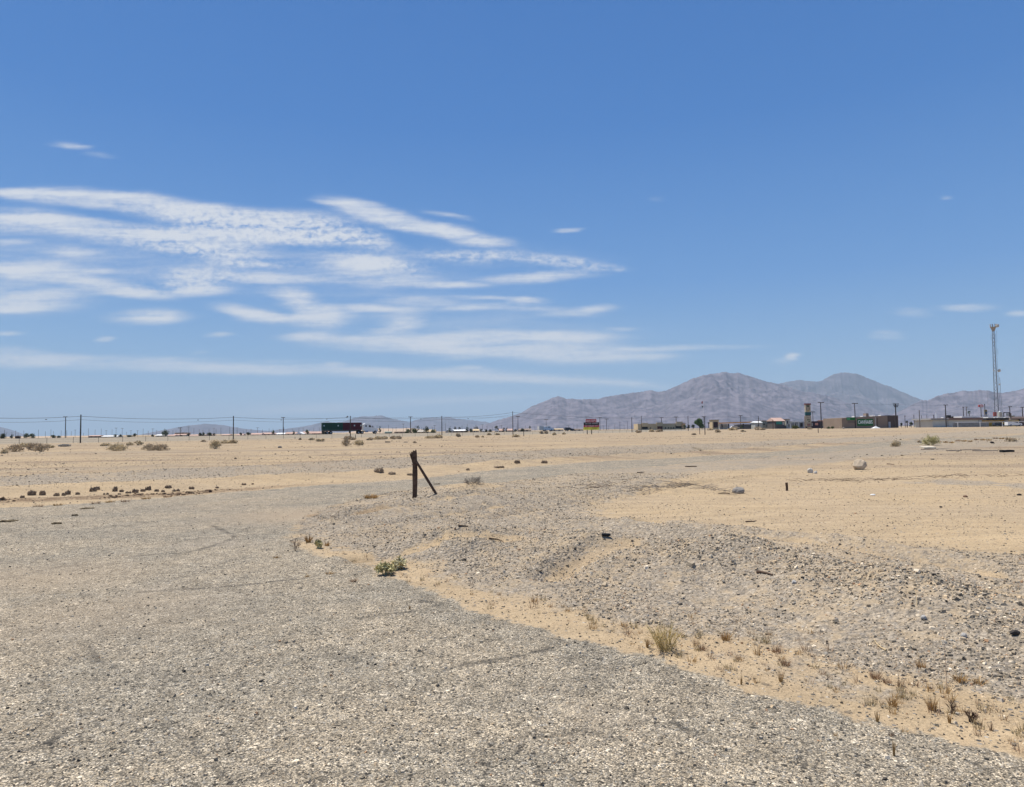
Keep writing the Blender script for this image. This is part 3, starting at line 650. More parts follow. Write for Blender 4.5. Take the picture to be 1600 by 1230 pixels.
# ================================================================== things
wood_dark = mat("weathered_wood", (.095,.060,.040), .9, var=.45, scale=14, bump=.4)
wood_grey = mat("grey_wood", (.16,.13,.10), .9, var=.3, scale=8)
pole_m = mat("creosote_pole", (.05,.042,.038), .9, var=.2, scale=1)
pole_l = mat("pale_pole", (.16,.14,.125), .9, var=.2, scale=1)
black_m = mat("black_rubber", (.012,.012,.013), .6, var=.3, scale=10)
metal_g = mat("galvanised_steel", (.32,.34,.36), .55, .4, var=.15)
white_p = mat("white_paint", (.78,.78,.76), .5, var=.05)
glass_d = mat("dark_glass", (.02,.025,.03), .1, spec=.6)
conc = mat("pale_concrete", (.50,.46,.39), .9, var=.2, scale=6, bump=.2)

# --- post with brace
p0 = GPZ(648, 779); Y0 = p0.y
post = thing("fence_post", (p0.x, p0.y, p0.z), "dark weathered wooden post with a split top and a leaning brace beside the paved road", "post")
k = Y0 / 1100.0
def split_top():
    m = MB(); n = 12; hgt = 74 * k; rads = []
    prof = [(-.12, .050), (0, .055), (.1, .055), (.3, .058), (.5, .061), (.64, .058), (.78, .054), (.88, .055), (.95, .057)]
    ring = []
    rr_ = random.Random(3); lob = [1 + rr_.uniform(-.13, .13) for _ in range(n)]
    for z, r in prof:
        zz = z * hgt if z > 0 else z
        for q in range(n):
            a = 2 * math.pi * q / n; w = r * lob[q] * (1 + rr_.uniform(-.04, .04))
            m.v.append((math.cos(a) * w + .012 * math.sin(z * 3), math.sin(a) * w, zz))
    L = len(prof)
    for i in range(L - 1):
        for q in range(n): m.f.append((i*n+q, i*n+(q+1) % n, (i+1)*n+(q+1) % n, (i+1)*n+q))
    # ragged crown
    o = len(m.v); b0 = (L - 1) * n
    for q in range(n):
        a = 2 * math.pi * q / n; w = .050 * lob[q]; dz = (.99 if 1 < q < 9 else .97) + rr_.uniform(-.02, .03) + (.03 if math.cos(a) > .3 else 0)
        m.v.append((math.cos(a) * w, math.sin(a) * w, dz * hgt))
    for q in range(n): m.f.append((b0+q, b0+(q+1) % n, o+(q+1) % n, o+q))
    m.v.append((.01, 0, .93 * hgt)); c = len(m.v) - 1
    for q in range(n): m.f.append((o+q, o+(q+1) % n, c))
    return m
split_top().build("post", wood_dark, post, smooth=False)
sp_ = MB()
for (dx, dz, th) in ((-.100, .955, .012), (-.078, .985, .010), (-.060, .975, .013), (-.112, .935, .007)):
    hh = 74 * k
    sp_.tube([(-.035, -.01, .74 * hh), (-.05 + dx * .2, -.012, .86 * hh), (dx * .9, -.015, (dz - .03) * hh), (dx, -.015, dz * hh)], [.014, .015, th, th * .5], 5)
sp_.build("splinter", wood_dark, post)
bt = at(651.5, 723, Y0 - .06) - p0; bb = GPZ(681.5, 778) - p0; bb = Vector((bb.x, bt.y - .02, Hs(p0.x + bb.x, p0.y + bt.y - .02) - p0.z - .05))
ax_ = (bb - bt).normalized(); br = MB()
br.tube([bt - ax_ * .04, bt + (bb - bt) * .5, bb + ax_ * .03], [.030, .034, .031], 6); br.build("brace", wood_dark, post)
MB().tube([(.05, -.06, .71 * 74 * k), (-.055, -.055, .72 * 74 * k), (-.06, .03, .70 * 74 * k)], .006, 5).build("wire", mat("rusty_wire", (.12,.05,.03), .8), post)

# --- short stake
q = GPZ(1229.5, 767); kk = q.y / 1100
o = MB().tube([(0,0,-.05),(0.004,0,6*kk),(-.004,.0,12.5*kk)], [2.0*kk,1.9*kk,2.1*kk], 8).build("wooden_stake", wood_dark, loc=q)
tag(o, "short dark wooden stake sticking up from the tan sand", "stake")

# --- rocks
def rock(name, px, py, w, h, d, m, seed, label, cat, cut=0.0, sharp=False, group=None, z0=None, off=None):
    q = GPZ(px, py); kk = q.y / 1100; rr_ = np.random.default_rng(seed)
    import bmesh
    bm = bmesh.new(); bmesh.ops.create_icosphere(bm, subdivisions=3, radius=1)
    dirs = rr_.normal(0, 1, (9, 3)); dirs /= np.linalg.norm(dirs, axis=1)[:, None]; lim = rr_.uniform(.62, .9, 9)
    for v in bm.verts:
        c = np.array(v.co)
        for dd, ll in zip(dirs, lim):
            t = c @ dd
            if t > ll: c = c - dd * (t - ll) * (.95 if sharp else .8)
        c = c * (1 + .05 * math.sin(c[0] * 7 + seed) * math.sin(c[1] * 6) + .02 * math.sin(c[2] * 19 + c[0] * 13))
        v.co = Vector((c[0] * w * kk / 2, c[1] * d * kk / 2, c[2] * h * kk * .62 + h * kk * .36))
    me = bpy.data.meshes.new(name); bm.to_mesh(me); bm.free(); me.materials.append(m)
    o = bpy.data.objects.new(name, me); C.objects.link(o); o.location = q; return tag(o, label, cat, group)
rk_tan = mat("tan_boulder", (.52,.42,.30), .95, var=.18, scale=7, bump=.4)
rk_gry = mat("grey_boulder", (.26,.235,.205), .95, var=.2, scale=9, bump=.4)
rk_pal = mat("pale_rubble", (.52,.50,.45), .95, var=.15, scale=9, bump=.3)
rock("boulder", 1343, 734, 22, 17, 16, rk_tan, 5, "large tan angular boulder standing on the sand flat, biggest rock in view", "rock", sharp=True)
rock("boulder", 1154, 771, 19, 11, 14, rk_gry, 9, "small rounded grey boulder lying on sand at the end of a brush line", "rock")
rock("rubble_chunk", 1266, 739, 9, 7.5, 8, rk_pal, 12, "pale broken concrete chunk left of the big tan boulder", "rubble", sharp=True)
rock("rubble_chunk", 1274, 740, 7, 4.5, 7, rk_pal, 15, "smaller pale rubble piece touching the concrete chunk", "rubble", sharp=True)
rock("stone", 1506, 996, 9, 7, 9, mat("light_stone", (.40,.38,.35), .9, var=.2, scale=30), 21, "light grey stone half sunk in the berm near the right edge", "rock", sharp=True)
rock("stone", 1443, 968, 9, 7, 8, MATS["light_stone"], 22, "bright pale stone standing out on the gravel berm", "rock", sharp=True)
rock("stone", 1586, 992, 16, 8, 10, mat("dark_stone", (.05,.043,.038), .9, var=.3, scale=30, bump=.5), 23, "dark clod in the eroded hollow at the right edge of the berm", "rock", sharp=True)
rock("stone", 1241, 912, 8, 6, 7, MATS["light_stone"], 25, "pale stone at the crest of the berm below the dark wood piece", "rock", sharp=True)
rock("stone", 437, 700, 7, 3.2, 5, rk_gry, 27, "lone dark grey stone on the far sand flat left of the post", "rock")
rock("stone", 1550, 692.5, 6, 3, 5, MATS["dark_stone"], 29, "dark stone above the row of boards at the right", "rock")
rock("stone", 1470, 793, 5, 2.5, 4, MATS["dark_stone"], 30, "small blackish stone in the middle of the tan sand flat", "rock")
rock("stone", 1592, 774, 8, 3, 5, MATS["dark_stone"], 31, "dark flat stone at the right edge of the sand flat", "rock")
rock("stone", 1509, 777, 8, 3.2, 5, mat("brown_stone", (.17,.10,.06), .9, var=.2, scale=30), 32, "brownish stone on the tan sand right of the white scrap", "rock")
rock("paper_scrap", 1364, 774, 8, 2.2, 6, white_p, 33, "crumpled white scrap lying on the tan sand", "litter", sharp=True)
rock("stone", 1318, 670.0, 4, 2.4, 4, rk_gry, 34, "grey rock before the brown dispensary wall", "rock")
# --- black lump on gravel
q = GPZ(947, 838); kk = q.y / 1100
o = MB().tube([(-7*kk,0,1.9*kk),(-5.8*kk,0,2.9*kk),(-2*kk,.0,2.7*kk),(3*kk,0,2.6*kk),(6*kk,0,2.4*kk),(6.8*kk,0,2.0*kk)], [1.2*kk,2.6*kk,2.3*kk,2.5*kk,2.3*kk,1.6*kk], 10).build("black_lump", black_m, loc=q, rot=(0, 0, R(12)))
tag(o, "black rubber lump lying on the gravel mound right of the post", "litter")
# --- boards
def slab(name, xa, xb, py, hpx, dep, m, label, cat, tilt=0, rz=0, group=None, prop=0):
    a = GPZ((xa + xb) / 2, py); kk = a.y / 1100; L = (xb - xa) * kk / 2; hh = hpx * kk
    mb = MB(); rr_ = random.Random(int(xa)); n = 7; zb = -.02
    top, bot = [], []
    for i in range(n):
        u = -L + 2 * L * i / (n - 1)
        for yv in (-dep / 2, dep / 2):
            jj = rr_.uniform(-.04, .04) * dep
            bot.append((u, yv + jj, zb)); top.append((u, yv + jj, hh * rr_.uniform(.85, 1.1)))
    mb.v = bot + top; N = len(bot)
    for i in range(n - 1):
        a0, a1, b0, b1 = 2*i, 2*i+1, 2*i+2, 2*i+3
        mb.f += [(a0,a1,b1,b0), (N+a0,N+b0,N+b1,N+a1), (a0,b0,N+b0,N+a0), (a1,N+a1,N+b1,b1)]
    mb.f += [(0,N,N+1,1), (2*n-2,2*n-1,N+2*n-1,N+2*n-2)]
    o = mb.build(name, m, loc=a + Vector((0, 0, prop)), rot=(R(tilt), 0, R(rz))); return tag(o, label, cat, group)
g_ = "boards dumped at the edge of the sand flat"
slab("broken_slab", 1440, 1459, 701, 1.6, .5, mat("slab_white", (.52,.46,.36), .9, var=.1, scale=5), "pale broken slab over a dark strip below the round yellow bush", "slab", 9, 3, prop=.06)
slab("plank", 1441, 1458, 702.6, .9, .3, wood_dark, "dark strip under the pale broken slab", "plank", 0, 0, g_)
slab("plank", 1463, 1484, 702, .7, .35, wood_grey, "thin bleached plank right of the pale slab", "plank", 3, -3, g_)
slab("plank", 1481, 1500, 704.6, 1.2, .35, wood_grey, "grey plank with a pale top between two longer thin boards", "plank", 4, -3, g_)
slab("plank", 1503, 1530, 703.3, 1.0, .3, wood_grey, "long weathered plank left half of the crossed pair of boards", "plank", 2, -5, g_)
slab("plank", 1522, 1557, 704.6, 1.0, .3, wood_grey, "long weathered plank right half of the crossed pair of boards", "plank", 2, -2, g_)
slab("wooden_block", 1564, 1583, 706.5, 3.4, .25, black_m, "black rectangular block rightmost of the row of boards", "block", 0, 0)
slab("plank", 1071, 1088, 729.5, 1.3, .16, wood_dark, "short dark board lying alone on gravel beside the far road", "plank", 0, 3)
slab("plank", 602, 609.5, 691.4, 1.5, .5, black_m, "black slab lying among the distant tumbleweeds behind the post", "slab")
slab("plank", 631, 637, 691.3, .9, .4, mat("bluegreen_scrap", (.09,.12,.12), .8), "dull bluish scrap lying among distant tumbleweeds", "litter")
# --- curved wood pieces
def branch(name, pts, r, m, label, cat, lift=.01):
    P3 = [GPZ(*p[:2]) + Vector((0, 0, lift + (p[2] if len(p) > 2 else 0))) for p in pts]; b0 = P3[0].copy()
    n = len(P3); rads = [r * (1 - .6 * i / (n - 1)) for i in range(n)]
    o = MB().tube([p - b0 for p in P3], rads, 6).build(name, m, loc=b0); return tag(o, label, cat)
branch("wood_scrap", [(1182,895),(1190,895.5),(1199,897.5),(1207,900)], .016, wood_dark, "dark charred wood piece on the crest of the gravel berm", "wood", .012)
branch("dry_stalk", [(1385,1018),(1377,1014),(1370,1008),(1366,1003,.01)], .007, mat("straw", (.50,.38,.22), .9, var=.15), "pale bent stalk lying on the gravel slope", "stalk")
branch("dry_stalk", [(1433,946),(1432.5,941,.03),(1431,934,.07)], .004, MATS["straw"], "thin pale stalk standing on the berm crest", "stalk", 0)
branch("stick", [(1140,772),(1130,771.5),(1122,772)], .016, wood_dark, "thin stick on sand pointing at the grey boulder", "stick")
branch("stick", [(927,938),(933,938.2),(938,938)], .006, MATS["straw"], "short pale stick on gravel above the sandy strip", "stick")
branch("stick", [(716,822),(724,822.5),(732,823)], .012, wood_dark, "dark stick lying on gravel right of the post", "stick")
branch("stick", [(764,842),(778,844),(786,847)], .010, wood_dark, "thin curved twig on gravel below the black lump, left of it", "stick")
branch("stick", [(1386,725.5),(1392,725.8),(1397,726.5)], .03, wood_dark, "short dark stick right of the tan boulder", "stick")
branch("stick", [(1165,816),(1178,815.5),(1182,814.5)], .012, wood_dark, "dark twig on tan sand below the grey boulder", "stick")
branch("stick", [(996,739),(1007,738)], .025, wood_dark, "small dark stick on gravel near the far road bend", "stick")

# --- dirt clods on the far bank
clod_m = mat("dark_clod", (.25,.18,.12), .95, var=.45, scale=22, bump=.8)
clod_l = mat("tan_clod", (.34,.255,.17), .95, var=.3, scale=20, bump=.7)
def clod(px, py, w, h, seed, m, label, group):
    q = GPZ(px, py); kk = q.y / 1100; rr_ = np.random.default_rng(seed); mb = MB()
    import bmesh
    bm = bmesh.new()
    for b_ in range(max(4, int(w / 1.5))):
        ret = bmesh.ops.create_icosphere(bm, subdivisions=3, radius=1)
        cx, s_1 = rr_.uniform(-.42, .42) * w, rr_.uniform(.10, .34)
        cy = rr_.uniform(-.25, .25) * w
        for v in ret['verts']:
            c = v.co; nz = 1 + .38 * math.sin(c.x * 5 + b_ * 3 + seed) * math.cos(c.y * 6 + b_) + .26 * math.sin(c.z * 9 + c.x * 8 + b_) + rr_.uniform(-.20, .20)
            v.co = Vector(((cx + c.x * s_1 * w * nz * .8) * kk, (cy + c.y * s_1 * w * nz * .8) * kk, (h * .30 + c.z * h * .80 * nz * (.35 + 2.0 * s_1)) * kk))
    me = bpy.data.meshes.new("dirt_clod"); bm.to_mesh(me); bm.free(); me.materials.append(m)
    o = bpy.data.objects.new("dirt_clod", me); C.objects.link(o); o.location = q; return tag(o, label, "dirt clod", group)
cg = "dark earth clods along the far road bank"
CL = [(48,774,12,6,"big dark clod near the left edge on the far road bank"),(64,774,11,7,"second big dark clod from the left edge, touching the first"),(35,778,9,3,None),(93,775,12,4,None),(106,773,9,5.5,"dark clod between the left pair and the tall middle clods"),
      (120,773,7,3,None),(145,768,9,5,"small leaning dark clod at the left foot of a flat-topped one"),(152,765,9,4,None),(178,768,8,6,"tall narrow dark clod standing alone on the bank"),(190,769,7,3.5,None),(200,771,8,3,None),(212,770,9,4.5,None),(224,768,7,3,None),
      (232,766,9,6,"round dark clod at the right of the row of clods"),(245,768,8,3.5,None),(255,769,7,2.5,None),(262,763,9,3.5,None),(276,768,9,3,None),(298,764,10,2.8,None),(165,773,7,2.5,None),(186,773,6,2,None),(338,763,8,2.6,None),(380,758,7,2.6,None),(394,757,7,2.4,None)]
for i, (a, b_, w, h, lb) in enumerate(CL):
    clod(a, b_, w, h, 100 + i, clod_m, lb or "low dark earth clod in the row along the far road bank", None if lb else cg)
clod(593, 738, 16, 5.5, 151, clod_l, "tangled earth and root clump left of the post top on the far bank", None)
clod(612, 741, 12, 3, 152, clod_l, "smaller earth clump right of the root clump behind the post", None)
clod(700 - 60, 743, 8, 3, 153, clod_l, "small clod left of the post on the far bank", None)
clod(808, 724, 8, 4, 154, clod_m, "dark clod on the far bank right of the post", None)
clod(850, 724, 9, 3.6, 155, clod_m, "spiky dark clod right of another on the far bank", None)
clod(780, 731, 14, 2.5, 156, clod_l, "low brown clod line left of the two dark clods", None)
clod(731, 735, 6, 2.5, 157, clod_l, "tiny brown clod midway between post and dark clods", None)
for i, (a, b_, w, h, lb) in enumerate(((12,815,20,2.2,"brown weed patch lying on pavement at the left edge"),(89,819,14,2.2,"small brown weed patch on pavement left of the cracks"),(138,795,16,1.4,"thin dark streak of dirt on the pavement near the left bank"),(117,806,8,2,"tiny weed clump on pavement near the left bank"),(682,757,9,1.2,"dark leafy scrap on pavement right of the post"))):
    clod(a, b_, w, h, 170 + i, mat("dry_weed", (.15,.115,.065), .95, var=.4, scale=20), lb, None)

# ------------------------------------------------------------------ plants
def blades(n, spread, hmin, hmax, wid, lean, rs, segs=3, curl=.3):
    V = []; Fc = []; o = 0
    for _ in range(n):
        a = rs.uniform(0, 2 * math.pi); r = spread * math.sqrt(rs.random()); x, y = r * math.cos(a), r * math.sin(a)
        h = rs.uniform(hmin, hmax); ln_ = rs.gauss(0, lean); da = a + rs.uniform(-.9, .9); dx, dy = math.cos(da), math.sin(da)
        pa = rs.uniform(0, math.pi); wx, wy = math.cos(pa) * wid / 2, math.sin(pa) * wid / 2
        L = abs(ln_) * h
        for s in range(segs + 1):
            t = s / segs; off = L * (t ** (1 + curl)); w = 1 - t * .85
            cx, cy, cz = x + dx * off, y + dy * off, h * t * (1 - .15 * abs(ln_) * t)
            V += [(cx - wx * w, cy - wy * w, cz), (cx + wx * w, cy + wy * w, cz)]
        for s in range(segs): b_ = o + 2 * s; Fc.append((b_, b_ + 1, b_ + 3, b_ + 2))
        o += 2 * (segs + 1)
    return V, Fc
g_brown = mat("dry_brown", (.42,.28,.17), .9, var=.35, scale=9)
g_gold = mat("dry_gold", (.46,.285,.11), .9, var=.3, scale=9)
g_straw = mat("dry_straw", (.44,.345,.18), .9, var=.25, scale=9)
g_olive = mat("olive_leaf", (.55,.49,.25), .85, var=.35, scale=12)
g_bush = mat("pale_bush", (.66,.54,.35), .95, var=.3, scale=2)
g_bushb = mat("brown_bush", (.55,.44,.30), .95, var=.3, scale=2)
def tuft(name, px, py, wpx, hpx, n, m, label, cat, group=None, lean=.35, seed=1, wid=1.0):
    q = GPZ(px, py); kk = q.y / 1100; rs = random.Random(seed)
    V, Fc = blades(n, wpx * kk * .26, hpx * kk * .45, hpx * kk, wid * kk * .8, lean, rs)
    o = MB(); o.v = V; o.f = Fc; o = o.build(name, m, loc=q - Vector((0, 0, .004))); return tag(o, label, cat, group)
# twiggy shrub: stems forking outwards
def shrub_mesh(w, h, nst, tw, rs, up=.5, leaf=0, leafs=0.0):
    mb = MB(); V, Fc = mb.v, mb.f
    def seg(p, q, w0, w1):
        d = q - p; u = d.cross(Vector((rs.uniform(-1,1), rs.uniform(-1,1), rs.uniform(-1,1)))).normalized()
        o = len(V); V.extend([tuple(p - u * w0), tuple(p + u * w0), tuple(q + u * w1), tuple(q - u * w1)]); Fc.append((o, o+1, o+2, o+3))
    def fork(p, d, L, w0, dep):
        q = p + d * L; seg(p, q, w0, w0 * .7)
        if dep == 0:
            for _ in range(leaf):
                c = p.lerp(q, rs.random()); e = c + Vector((rs.gauss(0,1), rs.gauss(0,1), rs.gauss(.3,1))).normalized() * leafs
                seg(c, e, leafs * .28, leafs * .12)
            return
        for _ in range(3 if dep > 1 else 4):
            nd = (d + Vector((rs.gauss(0,.45), rs.gauss(0,.45), rs.gauss(.12,.35)))).normalized(); fork(p.lerp(q, rs.uniform(.45, 1)), nd, L * rs.uniform(.55, .85), w0 * .65, dep - 1)
    for _ in range(nst):
        a = rs.uniform(0, 2*math.pi); t = rs.random() ** .6; b0 = Vector((math.cos(a), math.sin(a), 0)) * w * .10 * rs.random()
        d = Vector((math.cos(a) * t * w * .5, math.sin(a) * t * w * .5, h * (up + (1-up) * (1 - t * t)) )) ; L = d.length * .40
        fork(b0, d.normalized(), L, tw, 2)
    return mb
def shrub(name, px, py, wpx, hpx, m, label, cat, seed, nst=34, tw=.006, group=None, up=.35, leaf=0, leafs=0, extra=None, minw=0):
    q = GPZ(px, py); kk = q.y / 1100; rs = random.Random(seed)
    mb = shrub_mesh(wpx * kk, hpx * kk * 1.02, nst, max(tw, minw), rs, up, leaf, leafs)
    zs = sorted(v[2] for v in mb.v); xs = sorted(v[0] for v in mb.v); n9 = int(len(zs) * .985); fz = hpx * kk / zs[n9]; fx = wpx * kk / (xs[n9] - xs[len(xs) - n9])
    mb.v = [(v[0] * fx, v[1] * fx, v[2] * fz) for v in mb.v]
    o = mb.build(name, m, loc=q - Vector((0, 0, .01))); return tag(o, label, cat, group)
gpl = shrub("golden_plant", 1040, 1016, 50, 42, mat("gold_stem", (.62,.48,.21), .9, var=.25, scale=20), "large pale golden plant of branching stems at the pavement edge, biggest plant in front", "dry plant", 5, 26, .0018, up=.6, leaf=0, leafs=.010)
V, Fc = blades(110, .05, .06, .16, .004, .45, random.Random(3)); o = MB(); o.v = V; o.f = Fc; o.build("stem", g_straw, gpl)
shrub("green_weed", 601, 897, 26, 19, g_olive, "dense grey-green weed at the pavement edge, left of the paired weeds", "weed", 7, 15, .003, up=.6, leaf=3, leafs=.022)
shrub("green_weed", 624, 889, 20, 17, mat("olive_pale", (.66,.57,.32), .9, var=.3, scale=12), "sparser pale green weed at the right of the paired weeds", "weed", 8, 11, .003, up=.5, leaf=3, leafs=.03)
tuft("dry_grass_tuft", 482, 848, 14, 13, 120, g_gold, "bright orange-gold grass tuft at the left tip of the sandy strip", "grass tuft", seed=11)
shrub("green_weed", 499, 857, 11, 13, g_olive, "small green weed beside the orange-gold grass tuft", "weed", 12, 9, .003, up=.6, leaf=3, leafs=.025)
tuft("dry_grass_tuft", 511, 853, 12, 8, 60, g_gold, "golden low grass just right of the small green weed", "grass tuft", seed=13, lean=.8)
shrub("dead_weed", 462, 861, 18, 20, mat("dead_stem", (.24,.17,.12), .9, var=.3, scale=9), "thin dead brown weed at the pavement corner left of the gold tuft", "weed", 14, 9, .0025, up=.6)
tuft("dry_grass_tuft", 1012, 1012, 7, 17, 50, g_gold, "narrow orange grass tuft just left of the largest golden plant", "grass tuft", seed=15, lean=.15)
tuft("dry_grass_tuft", 1158, 1070, 5, 17, 34, g_gold, "slender upright straw tuft at the pavement edge right of the golden plant", "grass tuft", seed=16, lean=.08)
tuft("dry_grass_tuft", 1397, 1181, 6, 25, 46, g_gold, "slender upright golden tuft growing alone in the pavement", "grass tuft", seed=17, lean=.07)
tuft("dry_grass_tuft", 1371, 1128, 7, 20, 40, g_gold, "leaning straw tuft at the pavement edge right of centre", "grass tuft", seed=18, lean=.2)
tuft("dry_grass_tuft", 1395, 1103, 22, 22, 80, g_gold, "loose golden tuft in the sandy strip above the leaning straw tuft", "grass tuft", seed=19, lean=.4)
tuft("dry_grass_tuft", 1457, 1110, 20, 28, 90, g_gold, "tall loose golden tuft with fanned blades in the sandy strip", "grass tuft", seed=20, lean=.4)
shrub("dead_weed", 1487, 1115, 18, 24, mat("dark_stem", (.15,.095,.065), .9, var=.3, scale=9), "dark brown dead weed right of the tall golden tuft", "weed", 21, 8, .0018, up=.6, leaf=0, leafs=.012)
branch("dead_stalk", [(1480,1084),(1479,1072,.10),(1478,1062,.2),(1475,1048,.26)], .0018, MATS["dark_stem"], "tall thin dark stalk rising behind the dark dead weed", "stalk", 0)
shrub("dead_weed", 1515, 1128, 16, 22, MATS["dark_stem"], "small dark dead weed near the lower right corner", "weed", 23, 9, .0025, up=.7)
tuft("dry_grass_tuft", 1484, 1130, 7, 20, 40, g_gold, "thin gold tuft under the dark dead weed", "grass tuft", seed=24, lean=.15)
tuft("dry_grass_tuft", 1549, 1142, 8, 16, 36, g_brown, "dark short tuft nearest the lower right corner", "grass tuft", seed=25, lean=.3)
tuft("dry_grass_tuft", 1368, 1060, 26, 15, 110, g_brown, "wide dark brown tuft in the middle of the sandy strip", "grass tuft", seed=26, lean=.5)
tuft("dry_grass_tuft", 1386, 1068, 20, 12, 80, g_brown, "reddish brown tuft right of the wide dark one", "grass tuft", seed=27, lean=.6)
tuft("dry_grass_tuft", 1406, 1073, 12, 12, 60, g_brown, "small brown tuft below the reddish one", "grass tuft", seed=28, lean=.5)
tuft("dry_grass_tuft", 1440, 1044, 22, 16, 80, g_gold, "golden brown tuft at the foot of the gravel slope", "grass tuft", seed=29, lean=.5)
tuft("dry_grass_tuft", 1500, 1064, 34, 14, 120, g_gold, "orange grass patch at the foot of the gravel slope on the right", "grass tuft", seed=30, lean=.9)
tuft("dry_grass_tuft", 1530, 1068, 24, 12, 80, g_gold, "orange grass patch nearest the right edge", "grass tuft", seed=31, lean=.9)
tuft("dry_grass_tuft", 1393, 1150, 12, 8, 40, g_brown, "dark stubble at the pavement edge below the loose golden tuft", "grass tuft", seed=32, lean=.3)
tuft("dry_grass_tuft", 1305, 1150, 8, 8, 26, g_gold, "tiny gold tuft growing in the pavement", "grass tuft", seed=33, lean=.5)
tuft("dry_grass_tuft", 1220, 1065, 10, 20, 40, g_gold, "upright gold tuft at the left of the dense tuft group", "grass tuft", seed=34, lean=.2)
tuft("dry_grass_tuft", 1213, 1020, 22, 13, 80, g_brown, "brown tuft where the gravel slope meets the strip", "grass tuft", seed=35, lean=.5)
tuft("dry_grass_tuft", 1228, 1040, 22, 15, 90, g_brown, "bushy brown tuft below the slope foot", "grass tuft", seed=36, lean=.5)
tuft("dry_grass_tuft", 1135, 1000, 26, 17, 100, g_gold, "golden tuft group right of the largest golden plant", "grass tuft", seed=37, lean=.6)
tuft("dead_grass_tuft", 1097, 1016, 16, 14, 60, g_brown, "dark brown tuft just right of the largest golden plant", "grass tuft", seed=38, lean=.5)
tuft("dry_grass_tuft", 480, 902, 10, 5, 40, g_gold, "golden stubble on the pavement left of the green weeds", "grass tuft", seed=39, lean=1.)
tuft("dry_grass_tuft", 515, 897, 20, 6, 60, g_gold, "flattened golden grass on the pavement left of the green weeds", "grass tuft", seed=40, lean=1.2)
tuft("dry_grass_tuft", 552, 909, 16, 7, 60, g_brown, "flat reddish grass on the pavement below the green weeds", "grass tuft", seed=41, lean=1.)
tuft("dry_grass_tuft", 640, 952, 4, 8, 22, g_gold, "tiny gold tuft in the pavement below the weeds", "grass tuft", seed=42, lean=.2)
tuft("dry_grass_tuft", 432, 872, 12, 5, 40, g_gold, "low gold grass on the pavement left of the dead weed", "grass tuft", seed=43, lean=1.)
tuft("dry_grass_tuft", 580, 778, 38, 8, 160, g_gold, "orange grass patch at the far pavement edge left of the post", "grass tuft", seed=44, lean=1.1)
# small tufts all along the sandy strip
strip = [(600,895,760,925,26),(760,930,1000,985,40),(1000,985,1200,1045,40),(1180,1010,1420,1110,60),(1400,1060,1600,1145,46),(1060,980,1300,1020,26),(520,862,600,888,14),(900,955,1000,1000,12)]
rs = random.Random(5); base_t = []
for i in range(8):
    V, Fc = blades(28 if i % 2 else 16, .035, .03, .10, .004, .55, rs); mb = MB(); mb.v, mb.f = V, Fc; base_t.append((mb, (g_brown, g_gold, g_brown, g_straw)[i % 4]))
meshes = {}
tn = 0
for (x0, y0, x1, y1, n) in strip:
    for _ in range(n):
        u = rs.random(); px = x0 + (x1 - x0) * u; py = y0 + (y1 - y0) * u + rs.gauss(0, 9 + 8 * (px > 1000))
        q = GPZ(px, py)
        if poly_sd(np.array([q.x]), np.array([q.y]), ASPH)[0] > .05: continue
        i = rs.randrange(8); mb, m = base_t[i]
        if rs.random() < .25: continue
        if i not in meshes:
            o = mb.build("dry_grass_tuft", m, loc=q); meshes[i] = o
        else:
            o = meshes[i].copy(); C.objects.link(o); o.location = q
        sc = rs.uniform(.3, .9); o.scale = (sc * rs.uniform(.8, 1.3), sc, sc * rs.uniform(.6, 1.3)); o.rotation_euler = (0, 0, rs.uniform(0, 6.28))
        tag(o, "small dry brown or straw coloured tuft among many in the sandy strip beside the pavement", "grass tuft", "small dry tufts along the sandy strip"); tn += 1
        if tn > 235: break

for i in range(12):
    u = i / 11; tuft("dry_grass_patch", 1467 + 108 * u, 691.5 - 7 * u + (i % 3), 12, 3.2, 60, g_gold if i % 3 else g_brown, "low orange-brown dry grass in the row right of the round yellow-green bush", "grass", "row of dry grass beyond the boards", lean=.9, seed=700 + i, wid=1.0)
for i, (a, b_) in enumerate(((150,787),(172,785),(196,784),(228,780),(262,777),(90,790),(60,792))):
    tuft("dry_grass_patch", a, b_, 24, 4.5, 70, g_gold if i % 2 else g_brown, "low golden grass at the pavement edge under the dark clods", "grass", "golden grass under the clods", lean=.9, seed=730 + i, wid=.8)
# brush pile on the sand mound and the stick lines
mq = GPZ(738, 758)
mb = shrub_mesh(.95, .34, 44, .004, random.Random(9), .3); o = mb.build("brush_pile", mat("grey_twig", (.20,.17,.14), .95, var=.3, scale=9), loc=Vector((mq.x, mq.y + .2, mq.z - .02))); tag(o, "grey dead brush caught on a small sand mound right of the post", "brush")
def brushline(px0, py0, px1, py1, n, hgt, label, seed, m=None):
    rs = random.Random(seed); a, b_ = GPZ(px0, py0), GPZ(px1, py1); mb = MB(); c0 = (a + b_) / 2; c0.z = Hs(c0.x, c0.y)
    L = (b_ - a).length
    for _ in range(n):
        t = rs.random(); p = a.lerp(b_, t) + Vector((rs.gauss(0, .12), rs.gauss(0, .28), 0)); p.z = Hs(p.x, p.y) + rs.random() * hgt * .6
        an = rs.uniform(0, 3.14); l_ = rs.uniform(.15, .6); d = Vector((math.cos(an) * l_, math.sin(an) * l_ * .6, rs.uniform(-.05, 1) * hgt))
        mid = p + d * .5 + Vector((rs.gauss(0, .03), rs.gauss(0, .03), rs.gauss(.02, .02)))
        mb.tube([p - c0, mid - c0, p + d - c0], [.006, .004, .002], 3, cap=False)
    o = mb.build("brush_heap", m or MATS["grey_twig"], loc=c0); tag(o, label, "brush")
brushline(992, 768, 1065, 757, 80, .10, "tangle of grey twigs lying in a line on the sand left of the grey boulder", 1)
